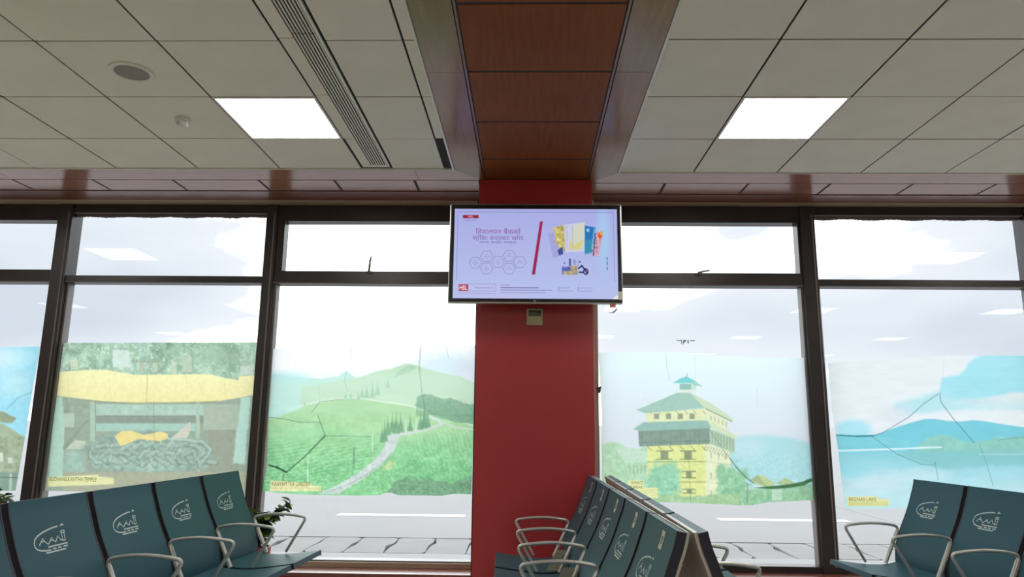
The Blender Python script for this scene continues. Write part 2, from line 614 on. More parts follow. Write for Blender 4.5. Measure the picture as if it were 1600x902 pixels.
def soffit(n, x0, x1, s, joints, inner):
    root = struct(MB().box(x0, x1, s[0], s[4], ZC + 0.004, ZC + 0.045).build('trim_%d' % n, M['groove']))
    if inner > 0:     # right-hand side
        pts = [(BEAM[3] - 0.007, s[0], ZC), (x1, s[0], ZC), (x1, s[1] - 0.010, ZC), (BEAM[2], s[1] - 0.010, ZC)]
        seams = [3.1, 6.2]
    else:
        pts = [(x0, s[0], ZC), (BEAM[0] + 0.005, s[0], ZC), (BEAM[1], s[1] - 0.010, ZC), (x0, s[1] - 0.010, ZC)]
        seams = [-0.83, -3.95, -7.0]
    cuts = sorted([c for c in seams if x0 < c < x1])
    if inner > 0:
        segs = [(None, cuts[0])] + list(zip(cuts, cuts[1:] + [x1]))
        for a, b in segs:
            p = [pts[0], (b - 0.001, s[0], ZC), (b - 0.001, s[1] - 0.010, ZC), pts[3]] if a is None else \
                [(a, s[0], ZC), (b - 0.001, s[0], ZC), (b - 0.001, s[1] - 0.010, ZC), (a, s[1] - 0.010, ZC)]
            MB().prism([Vector(q) + Vector((0, 0, -0.004)) for q in p], (0, 0, 0.026)).build('soffit_band', M['soffit_wood'], root, 0.0015, seg=1)
    else:
        segs = list(zip([x0] + cuts[:-1], cuts)) + [(cuts[-1], None)]
        for a, b in segs:
            p = [(a, s[0], ZC), pts[1], pts[2], (a, s[1] - 0.010, ZC)] if b is None else \
                [(a, s[0], ZC), (b - 0.001, s[0], ZC), (b - 0.001, s[1] - 0.010, ZC), (a, s[1] - 0.010, ZC)]
            MB().prism([Vector(q) + Vector((0, 0, -0.004)) for q in p], (0, 0, 0.026)).build('soffit_band', M['soffit_wood'], root, 0.0015, seg=1)
    js = [x0] + joints + [x1]
    for a, b in zip(js, js[1:]):
        MB().box(a + 0.009, b - 0.009, s[1] + 0.012, s[2] - 0.012, ZC, ZC + 0.012).build('wood_panel', M['soffit_wood'], root, 0.002, seg=1)
    MB().box(x0, x1, s[2] + 0.010, s[3], ZC - 0.002, ZC + 0.012).build('pelmet', M['pelmet_wood'], root, 0.003, seg=1)
    MB().box(x0, x1, s[3] + 0.001, s[4], ZC - 0.002, ZC + 0.024).build('cream_strip', M['cream'], root, 0.002, seg=1)
    return root


soffit(2, ROOM_X0, CX0, SOF_L, [-8.93, -8.31, -7.69, -7.07, -6.45, -5.83, -5.21, -4.59, -3.97, -3.345, -2.725, -2.062, -1.482, -0.870], -1)
soffit(3, CX1, ROOM_X1, SOF_R, [1.032, 1.660, 2.275, 2.890, 3.508, 4.13, 4.75, 5.37, 5.99, 6.61, 7.23, 7.85, 8.47, 9.09], 1)

# red column
column = struct(MB().box(CX0, CX1, COL_Y, 5.90, 0.0, ZC + 0.004).build('column', M['red'], None, 0.004, seg=1))
MB().box(CX0 - 0.008, CX0 + 0.004, COL_Y + 0.01, COL_Y + 0.05, 0.0, 2.9).build('corner_trim', M['red_dark'], column)
MB().box(CX1 - 0.002, CX1 + 0.010, COL_Y + 0.012, COL_Y + 0.05, 0.0, 2.9).build('corner_trim', M['cream'], column)

# low wall and ledge under the glass
wall_front = struct(MB().box(ROOM_X0, ROOM_X1, YF - 0.005, 5.90, 0.0, 0.155).build('wall_front', M['sill']))
for (a, b) in ((ROOM_X0, CX0), (CX1, ROOM_X1)):
    MB().box(a, b, 5.50, YF + 0.01, 0.128, 0.158).build('ledge', M['sill'], wall_front, 0.006)
    MB().box(a, b, 5.53, 5.56, 0.0, 0.128).build('front_board', M['red'], wall_front)
MB().box(ROOM_X0, CX0, YF - 0.022, YF + 0.005, 0.156, 0.196).build('sill_strip', M['cream'], wall_front, 0.003, seg=1)

# window bays: (x0, x1, kind, left mullion width)
Z_SILL, Z_TOP = 0.205, ZC
bays = [(-7.45, -5.78, 'fixed'), (-5.66, -4.0, 'hopper'), (-3.875, -2.212, 'fixed'), (-2.118, -0.392, 'hopper'),
        (0.565, 2.243, 'hopper'), (2.362, 4.075, 'fixed'), (4.195, 5.86, 'fixed'), (5.98, 7.65, 'fixed')]
for n, (x0, x1, kind) in enumerate(bays, 1):
    w = struct(empty('window_%d' % n, ((x0 + x1) / 2, YF, Z_SILL)))
    ox, oy, oz = (x0 + x1) / 2, YF, Z_SILL

    def lb(name, m, ax0, ax1, ay0, ay1, az0, az1, bev=0.003, parent=None):
        return MB().box(ax0 - ox, ax1 - ox, ay0 - oy, ay1 - oy, az0 - oz, az1 - oz).build(name, m, parent or w, bev, seg=1)

    top = 2.983 if kind == 'fixed' else 2.912
    tr0, tr1 = (2.376, 2.436) if kind == 'fixed' else (2.374, 2.484)
    lb('head', M['frame'], x0 - 0.001, x1 + 0.001, YF, 5.86, top, ZC - 0.001)
    lb('transom', M['frame'], x0, x1, YF + 0.004, 5.86, tr0, tr1)
    lb('bottom_rail', M['frame'], x0, x1, YF + 0.004, 5.86, 0.156, Z_SILL)
    if kind == 'hopper':
        s0, s1 = (x0, x0 + 0.060) if n == 4 else (x1 - 0.020, x1) if n == 5 else (x0, x0 + 0.04)
        lb('hopper_stile', M['frame'], s0, s1, YF + 0.006, 5.85, tr1, top)
        lb('transom_bead', M['frame_edge'], x0, x1, YF - 0.003, YF + 0.01, tr0, tr0 + 0.010, 0.001)
        if n in (4, 5):
            lb('jamb', M['frame'] if n == 4 else M['cream'], *((x1, x1 + 0.02) if n == 4 else (CX1, x0)), YF, 5.86, 0.156, ZC - 0.002)
    else:
        lb('transom_bead', M['frame_edge'], x0, x1, YF - 0.002, YF + 0.01, tr0, tr0 + 0.006, 0.001)
        lb('head_bead', M['frame_edge'], x0, x1, YF - 0.002, YF + 0.02, top - 0.008, top, 0.001)
        # crumbling sealant along the head
        mb = MB()
        k = 140
        lo = [top - 0.026 - 0.006 * random.random() - 0.004 * math.sin(i * 0.21 + n) for i in range(k + 1)]
        for i in range(k):
            xa, xb = x0 + (x1 - x0) * i / k, x0 + (x1 - x0) * (i + 1) / k
            mb.prism([(xa - ox, 5.785 - oy, top - oz), (xb - ox, 5.785 - oy, top - oz), (xb - ox, 5.785 - oy, lo[i + 1] - oz), (xa - ox, 5.785 - oy, lo[i] - oz)], (0, 0.012, 0))
        mb.build('sealant', M['sealant_film'], w)
    # inner glazing beads on the mullion sides
    bw = 0.020
    if n not in (5,):
        lb('glazing_bead', M['frame_edge'], x0, x0 + bw, YF + 0.03, 5.85, Z_SILL, tr0, 0.001)
    if n not in (4,):
        lb('glazing_bead', M['frame_edge'], x1 - bw * 0.8, x1, YF + 0.03, 5.85, Z_SILL, tr0, 0.001)
    lb('glass_pane', M['glass'], x0, x1, YG, YG + 0.008, Z_SILL, tr0, 0.0)
    lb('glass_pane', M['glass'], x0, x1, YG, YG + 0.008, tr1, top, 0.0)
    if n == 4:     # upright latch
        pts = [(-1.322 - ox, YF - 0.012 - oy, 2.478 - oz), (-1.318 - ox, YF - 0.016 - oy, 2.53 - oz), (-1.314 - ox, YF - 0.018 - oy, 2.575 - oz), (-1.306 - ox, YF - 0.018 - oy, 2.605 - oz)]
        l = MB().tube(pts, [0.011, 0.010, 0.009, 0.006], 8).build('latch', M['frame_edge'], w, smooth=True)
        MB().box(-1.345 - ox, -1.297 - ox, YF - 0.008 - oy, YF + 0.006 - oy, 2.462 - oz, 2.482 - oz).build('latch_plate', M['frame'], l, 0.002)
    if n == 5:     # latch lying along the rail
        pts = [(1.385 - ox, YF - 0.012 - oy, 2.480 - oz), (1.43 - ox, YF - 0.018 - oy, 2.492 - oz), (1.48 - ox, YF - 0.018 - oy, 2.500 - oz)]
        l = MB().tube(pts, [0.010, 0.008, 0.006], 8).build('latch', M['frame_edge'], w, smooth=True)
        MB().box(1.36 - ox, 1.41 - ox, YF - 0.008 - oy, YF + 0.006 - oy, 2.462 - oz, 2.482 - oz).build('latch_plate', M['frame'], l, 0.002)
        MB().tube([(0.55 - ox, YF - 0.004 - oy, 1.53 - oz), (0.575 - ox, YF - 0.014 - oy, 1.545 - oz), (0.565 - ox, YF - 0.02 - oy, 1.50 - oz)], 0.010, 8).build('side_latch', M['frame'], w, smooth=True)

# mullions between the bays
for (a, b) in ((-7.57, -7.45), (-5.78, -5.66), (-4.0, -3.875), (-2.212, -2.118), (2.243, 2.362), (4.075, 4.195), (5.86, 5.98), (7.65, 7.77)):
    mu = MB().box(a, b, YF - 0.012, 5.88, 0.150, ZC - 0.001).build('mullion', M['frame'], wall_front, 0.004, seg=1)
    MB().box(b - 0.030, b - 0.018, YF - 0.018, YF - 0.010, 0.205, 2.98).build('cover_strip', M['frame_edge'], mu, 0.001, seg=1)
# solid piers closing the ends of the glazed wall
MB().box(ROOM_X0, -7.57, YF, 5.9, 0.15, ZC).build('end_pier', M['red'], wall_front)
MB().box(7.77, ROOM_X1, YF, 5.9, 0.15, ZC).build('end_pier', M['red'], wall_front)

# ================================================================ outside
ground = struct(MB().box(-400, 400, 8.22, 900, -0.20, 0.0).build('ground', M['apron']))
MB().box(-60, 60, 5.88, 8.22, -0.25, -0.035).build('drain_bed', M['crack'], ground)
MB().box(-60, 60, 5.90, 7.20, -0.2, 0.012).build('kerb', M['kerb'], ground, 0.01, seg=1)
MB().box(-60, 60, 7.205, 7.26, -0.2, 0.0).build('kerb_edge', M['slab'], ground, 0.004, seg=1)
slab_w = 0.402
for i in range(-26, 30):
    xa = -0.60 + i * slab_w
    a, b = xa + 0.004, xa + slab_w - 0.004
    y0, y1 = 7.272, 8.185
    c = [random.uniform(0.01, 0.06) if random.random() < 0.5 else 0.008 for _ in range(4)]
    jg = [random.uniform(-0.006, 0.006) for _ in range(6)]
    ym = y0 + random.uniform(0.35, 0.6)
    loop = [(a + c[0], y0), (b - c[1], y0), (b, y0 + c[1] * 2.2), (b - random.uniform(0.005, 0.05), ym), (b + jg[2] * 0.4, ym + 0.16), (b, y1 - c[2]), (b - c[2], y1),
            (a + c[3], y1), (a, y1 - c[3]), (a + random.uniform(0.005, 0.05), ym + 0.05), (a + 0.002, ym - 0.13), (a, y0 + c[0] * 2.2)]
    MB().prism([Vector((px, py, -0.06)) for px, py in loop], (0, 0, 0.06 + random.uniform(-0.004, 0.003))).build('paving_slab', M['slab'], ground)
for xa in (-13.0, -7.8, -2.6, 2.6, 7.8, 13.0):
    MB().box(xa, xa + 1.75, 10.02, 10.24, -0.01, 0.006).build('road_marking', M['paint'], ground)
for (x, y0, y1) in ((-0.42, 8.23, 14.0), (-5.5, 8.23, 14.0), (4.9, 8.23, 14.0)):
    MB().prism([(x, y0, 0.0005), (x + 0.014, y0, 0.0005), (x + 0.05, y1, 0.0005), (x + 0.036, y1, 0.0005)], (0, 0, 0.0015)).build('expansion_joint', M['frame_edge'], ground)

# ================================================================ printed films on the glass
def vnoise(x, y, s, seed):
    r = np.random.default_rng(seed)
    g = r.random((256, 256))
    u, v = x / s, y / s
    i, j = np.floor(u).astype(int), np.floor(v).astype(int)
    fu, fv = u - i, v - j
    fu, fv = fu * fu * (3 - 2 * fu), fv * fv * (3 - 2 * fv)
    i0, i1, j0, j1 = i % 256, (i + 1) % 256, j % 256, (j + 1) % 256
    return (g[j0, i0] * (1 - fu) + g[j0, i1] * fu) * (1 - fv) + (g[j1, i0] * (1 - fu) + g[j1, i1] * fu) * fv


def fnoise(x, y, s, seed):
    return (vnoise(x, y, s, seed) * 4 + vnoise(x, y, s / 2.1, seed + 1) * 2 + vnoise(x, y, s / 4.3, seed + 2)) / 7


class Print:
    """a picture painted on a fine grid of points; x, y are picture coordinates"""

    def __init__(self, x, y, base):
        self.x, self.y = x, y
        self.c = np.empty(x.shape + (3,))
        self.c[:] = base

    def mix(self, mask, col):
        m = mask[..., None]
        self.c = self.c * (1 - m) + np.asarray(col, float) * m

    def inside(self, pts, soft=1.0, wob=0.0, seed=1):
        x, y = self.x, self.y
        if wob:
            x = x + (fnoise(x, y, 9, seed) - 0.5) * 2 * wob
            y = y + (fnoise(x, y, 9, seed + 5) - 0.5) * 2 * wob
        ins = np.zeros(x.shape, bool)
        dist = np.full(x.shape, 1e9)
        n = len(pts)
        for i in range(n):
            (x1, y1), (x2, y2) = pts[i], pts[(i + 1) % n]
            if y1 != y2:
                cond = ((y1 > y) != (y2 > y)) & (x < (x2 - x1) * (y - y1) / (y2 - y1) + x1)
                ins ^= cond
            dx, dy = x2 - x1, y2 - y1
            t = np.clip(((x - x1) * dx + (y - y1) * dy) / max(dx * dx + dy * dy, 1e-9), 0, 1)
            dist = np.minimum(dist, np.hypot(x - x1 - t * dx, y - y1 - t * dy))
        sd = np.where(ins, dist, -dist)
        return np.clip(sd / soft + 0.5, 0, 1)

    def poly(self, pts, col, soft=1.2, a=1.0, wob=0.0, seed=1, mottle=0.0, ms=6.0):
        m = self.inside(pts, soft, wob, seed) * a
        col = np.asarray(col, float)
        if mottle:
            k = (fnoise(self.x, self.y, ms, seed + 11) - 0.5) * 2 * mottle
            col = np.clip(col + k[..., None] * 255, 0, 255)
        self.mix(m, col)

    def line(self, pts, w, col, a=1.0):
        for (x1, y1), (x2, y2) in zip(pts, pts[1:]):
            dx, dy = x2 - x1, y2 - y1
            t = np.clip(((self.x - x1) * dx + (self.y - y1) * dy) / max(dx * dx + dy * dy, 1e-9), 0, 1)
            d = np.hypot(self.x - x1 - t * dx, self.y - y1 - t * dy)
            self.mix(np.clip((w / 2 - d) / 0.9 + 0.5, 0, 1) * a, col)

    def blob(self, cx, cy, rx, ry, col, a=1.0, soft=0.35, wob=0.0, seed=1, mottle=0.0, ms=6.0):
        d = np.hypot((self.x - cx) / rx, (self.y - cy) / ry)
        if wob:
            d = d + (fnoise(self.x, self.y, 8, seed) - 0.5) * 2 * wob
        m = np.clip((1 - d) / soft + 0.5, 0, 1) * a
        col = np.asarray(col, float)
        if mottle:
            k = (fnoise(self.x, self.y, ms, seed + 11) - 0.5) * 2 * mottle
            col = np.clip(col + k[..., None] * 255, 0, 255)
        self.mix(m, col)

    def rect(self, x0, y0, x1, y1, col, a=1.0, soft=1.2):
        self.poly([(x0, y0), (x1, y0), (x1, y1), (x0, y1)], col, soft, a)

    def mottle(self, amt, s, seed, mask=None, sx=1.0, sy=1.0):
        k = (fnoise(self.x * sx, self.y * sy, s, seed) - 0.5) * 2 * amt * 255
        if mask is not None:
            k = k * mask
        self.c = np.clip(self.c + k[..., None], 0, 255)


def print_grid(name, X, Y, Z, colors, material, parent=None, gain=1.0):
    """grid mesh (rows x cols points) with the picture stored as a colour attribute"""
    h, w = X.shape
    co = np.stack([X, Y, Z], -1).reshape(-1, 3).astype(np.float32)
    idx = np.arange(h * w).reshape(h, w)
    q = np.stack([idx[:-1, :-1], idx[1:, :-1], idx[1:, 1:], idx[:-1, 1:]], -1).reshape(-1, 4)
    me = bpy.data.meshes.new(name)
    me.vertices.add(h * w)
    me.vertices.foreach_set('co', co.ravel())
    nf = len(q)
    me.loops.add(nf * 4)
    me.loops.foreach_set('vertex_index', q.ravel().astype(np.int32))
    me.polygons.add(nf)
    me.polygons.foreach_set('loop_start', np.arange(0, nf * 4, 4, dtype=np.int32))
    me.update(calc_edges=True)
    s = colors / 255.0
    l = np.where(s <= 0.04045, s / 12.92, ((s + 0.055) / 1.055) ** 2.4) * gain
    at = me.color_attributes.new('print', 'FLOAT_COLOR', 'POINT')
    at.data.foreach_set('color', np.concatenate([l.reshape(-1, 3), np.ones((h * w, 1))], 1).astype(np.float32).ravel())
    return obj(name, me, material, parent)


FILM_GAIN = 0.82


def film(name, left, right, top, bottom, step, paint, label):
    """left/right: x as polyline of y; top/bottom: y as polyline of x (picture coordinates on the glass)"""
    def ip(p, v, k):
        p = sorted(p, key=lambda q: q[k])
        return np.interp(v, [q[k] for q in p], [q[1 - k] for q in p])
    xs = [q[0] for q in left + right]
    ys = [q[1] for q in top + bottom]
    w = int((max(xs) - min(xs)) / step)
    h = int((max(ys) - min(ys)) / step)
    s, t = np.meshgrid(np.linspace(0, 1, w), np.linspace(0, 1, h))
    x = min(xs) + s * (max(xs) - min(xs))
    y = min(ys) + t * (max(ys) - min(ys))
    for _ in range(4):
        y = ip(top, x, 0) * (1 - t) + ip(bottom, x, 0) * t
        x = ip(left, y, 1) * (1 - s) + ip(right, y, 1) * s
    p = Print(x, y, (200, 210, 205))
    paint(p)
    yy = YG - 0.003
    dx = _fw.x + _rt.x * ((x - 800) / F_PX) + _up.x * ((451 - y) / F_PX)
    dy = _fw.y + _rt.y * ((x - 800) / F_PX) + _up.y * ((451 - y) / F_PX)
    dz = _fw.z + _rt.z * ((x - 800) / F_PX) + _up.z * ((451 - y) / F_PX)
    k = yy / dy
    o = print_grid(name, dx * k, np.full(x.shape, yy), CAM_Z + dz * k, np.clip(p.c, 0, 255), M['film'], None, FILM_GAIN)
    tag(o, label, 'poster')
    return o


def caption(parent, body, x0, y0, x1, y1):
    a, b = trace(x0, y1, YG - 0.005), trace(x1, y0, YG - 0.005)
    obj('lettering', text_mesh(body, a.x, b.x, a.z, b.z, YG - 0.0045), M['film_ink'], parent)


GREY = (95, 120, 105)


def paint_coast(p):     # far left film: blue sky over tiled roofs
    p.c[:] = (165, 224, 240)
    p.blob(-10, 560, 50, 18, (215, 240, 246), 0.8, 0.9)
    p.blob(-150, 590, 90, 26, (208, 236, 243), 0.7, 0.9, 0.3, 5)
    p.blob(20, 600, 26, 22, (205, 235, 242), 0.6, 0.9)
    p.poly([(-320, 640), (5, 643), (26, 654), (20, 662), (0, 660), (-320, 668)], (158, 168, 142), 1.5, wob=1.5)
    p.poly([(-320, 660), (5, 662), (33, 680), (40, 684), (36, 700), (-320, 705)], (172, 188, 158), 1.5, wob=1.5)
    p.poly([(-320, 692), (38, 682), (45, 720), (30, 775), (-320, 775)], (165, 180, 152), 1.5, wob=2, mottle=0.10, ms=5)
    p.rect(-320, 738, 40, 775, (140, 165, 148))
    p.poly([(-300, 640), (-220, 612), (-150, 640), (-120, 668), (-300, 672)], (162, 170, 146), 1.5, wob=1.5)
    for i in range(9):
        p.rect(-240 + i * 22, 706, -232 + i * 22, 722, (200, 206, 186), 0.8)
    p.rect(-2, 708, 5, 722, (215, 222, 205))
    p.rect(12, 715, 19, 724, (215, 222, 205))
    p.line([(17, 742), (16, 766)], 4, (200, 214, 204), 0.8)
    p.line([(-300, 748), (30, 746)], 1.0, (70, 90, 80))
    p.line([(10, 640), (28, 622), (52, 612)], 1.0, (120, 165, 175))
    p.mottle(0.03, 7, 3)


film('window_film', [(-246, 540), (-270, 780)], [(63, 542), (52, 600), (40, 680), (24, 768)], [(-275, 546), (63, 542)], [(-275, 773), (24, 767)], 1.5,
     paint_coast, 'pale blue printed film with tiled roofs on the leftmost window pane')


def paint_temple(p):
    p.c[:] = (160, 180, 160)
    p.rect(60, 525, 410, 600, (158, 190, 165))
    p.mottle(0.13, 12, 21, np.clip((600 - p.y) / 12, 0, 1))
    p.mottle(0.10, 4, 22, np.clip((600 - p.y) / 12, 0, 1))
    p.mottle(0.10, 24, 25, np.clip((600 - p.y) / 12, 0, 1))
    sp = fnoise(p.x, p.y, 3.2, 26)
    p.mix(np.clip((sp - 0.66) * 9, 0, 1) * np.clip((590 - p.y) / 6, 0, 1), (216, 232, 214))
    p.blob(345, 556, 40, 18, (150, 176, 150), 0.6, 0.9, 0.3, 27)
    for (x0, y0, x1, y1, c) in ((110, 562, 122, 578, (212, 222, 190)), (176, 547, 202, 574, (218, 232, 224)), (216, 566, 225, 580, (180, 190, 165)), (240, 565, 246, 582, (196, 205, 178)),
                                (268, 566, 276, 584, (205, 214, 186)), (205, 562, 250, 567, (150, 172, 150)), (284, 558, 300, 582, (190, 204, 180)), (375, 572, 396, 586, (206, 220, 205))):
        p.rect(x0, y0, x1, y1, c, 0.85)
    for x in (160, 219, 232):
        p.line([(x, 536), (x - 4, 580)], 2, (190, 225, 218), 0.7)
    # open pavilion below the canopy
    p.rect(60, 618, 410, 780, (150, 166, 148))
    p.rect(150, 632, 320, 649, (174, 202, 184))
    p.mottle(0.08, 7, 30, np.clip((649 - p.y) / 4, 0, 1) * np.clip((p.y - 632) / 4, 0, 1))
    p.rect(150, 650, 320, 661, (136, 152, 136))
    p.rect(150, 662, 305, 674, (166, 200, 186))
    p.rect(318, 632, 372, 672, (170, 184, 164))
    p.rect(325, 672, 372, 745, (152, 160, 140))
    for x0, x1 in ((141, 148), (306, 312)):
        p.rect(x0, 628, x1, 690, (172, 196, 174))
    p.poly([(84, 622), (97, 620), (101, 660), (98, 745), (76, 748)], (178, 214, 192), 2)
    p.poly([(376, 622), (392, 620), (388, 660), (383, 725), (364, 725), (368, 690)], (182, 218, 202), 3, wob=1.5)
    p.rect(98, 646, 116, 668, (188, 206, 190), 0.8)
    p.poly([(103, 702), (118, 688), (135, 690), (130, 702)], (196, 204, 182), 1.2)
    p.line([(100, 700), (135, 660)], 5, (140, 152, 134), 0.7)
    p.blob(116, 724, 18, 22, (160, 192, 176), 0.9, 0.6, 0.3, 41, 0.08, 5)
    # canopy
    p.poly([(80, 582), (140, 578), (165, 578), (210, 586), (300, 585), (328, 585), (352, 591), (372, 594), (374, 588), (404, 586), (398, 617), (372, 622), (340, 627), (300, 629), (210, 630), (160, 627), (82, 618)], (246, 240, 180), 1.5)
    k = np.clip((p.y - 590) / 40, 0, 1)
    p.mix(p.inside([(84, 590), (394, 592), (394, 617), (340, 627), (210, 630), (84, 618)], 3) * k * 0.6, (238, 222, 150))
    p.line([(130, 625), (160, 628), (210, 630), (300, 629), (340, 627)], 1.4, (150, 150, 110), 0.8)
    for x in (105, 170, 230, 290, 350):
        p.line([(x, 585), (x + 3, 628)], 0.8, (225, 212, 150), 0.6)
    # reclining stone figure on coils
    p.blob(232, 708, 97, 34, (142, 168, 156), 1, 0.25, 0.12, 50, 0.10, 7)
    for i in range(16):
        an = i * 0.7
        p.blob(170 + (i * 37 % 130), 706 + 10 * math.sin(an * 2.3) + (i % 3) * 9, 20, 5, (176, 200, 186), 0.75, 0.7, 0.25, 60 + i)
    for i in range(11):
        p.blob(150 + i * 17, 729 - abs(i - 5) * 1.4, 7, 9, (172, 202, 188), 0.8, 0.6)
    body = p.inside([(135, 705), (150, 688), (200, 690), (270, 690), (318, 690), (330, 710), (318, 735), (240, 742), (160, 738)], 8)
    rr = random.Random(5)
    coils = []
    for i in range(13):
        cx = 150 + i * 14.5
        coils.append([(cx - 8, 706 + rr.uniform(-3, 3)), (cx - 3, 718), (cx + 4, 726 - abs(i - 6) * 0.8), (cx + 11, 722)])
    for i in range(9):
        cx = 165 + i * 18
        coils.append([(cx - 12, 700 + rr.uniform(-4, 4)), (cx, 694 + rr.uniform(-3, 3)), (cx + 12, 699 + rr.uniform(-4, 6))])
    for i in range(8):
        cx = 170 + i * 18
        coils.append([(cx - 10, 712 + rr.uniform(-3, 3)), (cx + 2, 708 + rr.uniform(-3, 3)), (cx + 12, 714 + rr.uniform(-3, 4))])
    coils += [[(300, 690), (316, 692), (326, 702), (326, 716), (314, 726)], [(296, 698), (308, 700), (314, 710), (304, 720)]]
    for c in coils:
        c = [(x + rr.uniform(-5, 5), y + rr.uniform(-3, 3)) for x, y in c]
        p.line(c, 9.0, (118, 140, 126), 0.55)
        p.line([(x, y - 0.8) for x, y in c], 5.6, (160, 186, 173), 0.8)
        p.line([(x, y - 1.8) for x, y in c], 2.4, (186, 208, 195), 0.45)
    p.line([(216, 742), (228, 730), (240, 722)], 1.6, (206, 212, 192), 0.7)
    p.line([(300, 728), (313, 738)], 1.6, (206, 212, 192), 0.7)
    p.mix(body * 0.30, (148, 170, 158))
    p.mottle(0.08, 6, 78, body)
    p.poly([(179, 682), (190, 674), (205, 673), (224, 680), (240, 677), (250, 674), (262, 678), (263, 685), (250, 690), (232, 688), (216, 686), (205, 692), (188, 697), (183, 688)], (236, 216, 140), 1.2)
    p.poly([(266, 686), (278, 676), (297, 659), (298, 672), (292, 685)], (206, 204, 184), 1.2)
    p.line([(263, 686), (300, 688)], 3, (180, 200, 182))
    p.rect(100, 738, 410, 782, (168, 170, 146), 1, 3)
    p.poly([(74, 746), (154, 742), (154, 745), (178, 747), (178, 757), (74, 761)], (226, 226, 166), 1.0)
    p.line([(75, 747), (178, 749)], 0.8, (190, 192, 130), 0.6)
    p.line([(228, 535), (230, 590), (229, 628)], 0.9, (150, 150, 120), 0.6)
    p.line([(240, 628), (241, 690)], 0.9, (115, 130, 115), 0.6)
    p.mottle(0.03, 5, 23)
    p.rect(60, 745, 75.5, 780, (160, 172, 150), 0.8)
    p.mix(np.full(p.x.shape, 0.10), (225, 232, 222))


temple = film('window_film', [(92, 536), (83, 600), (76, 680), (70, 768)], [(409, 535), (400, 640), (386, 780)], [(90, 536), (409, 535)], [(70, 767), (390, 775)], 1.25,
              paint_temple, 'printed film of a reclining stone statue under a yellow canopy')
caption(temple, 'BUDHANILKANTHA TEMPLE', 77, 746.5, 151, 752)


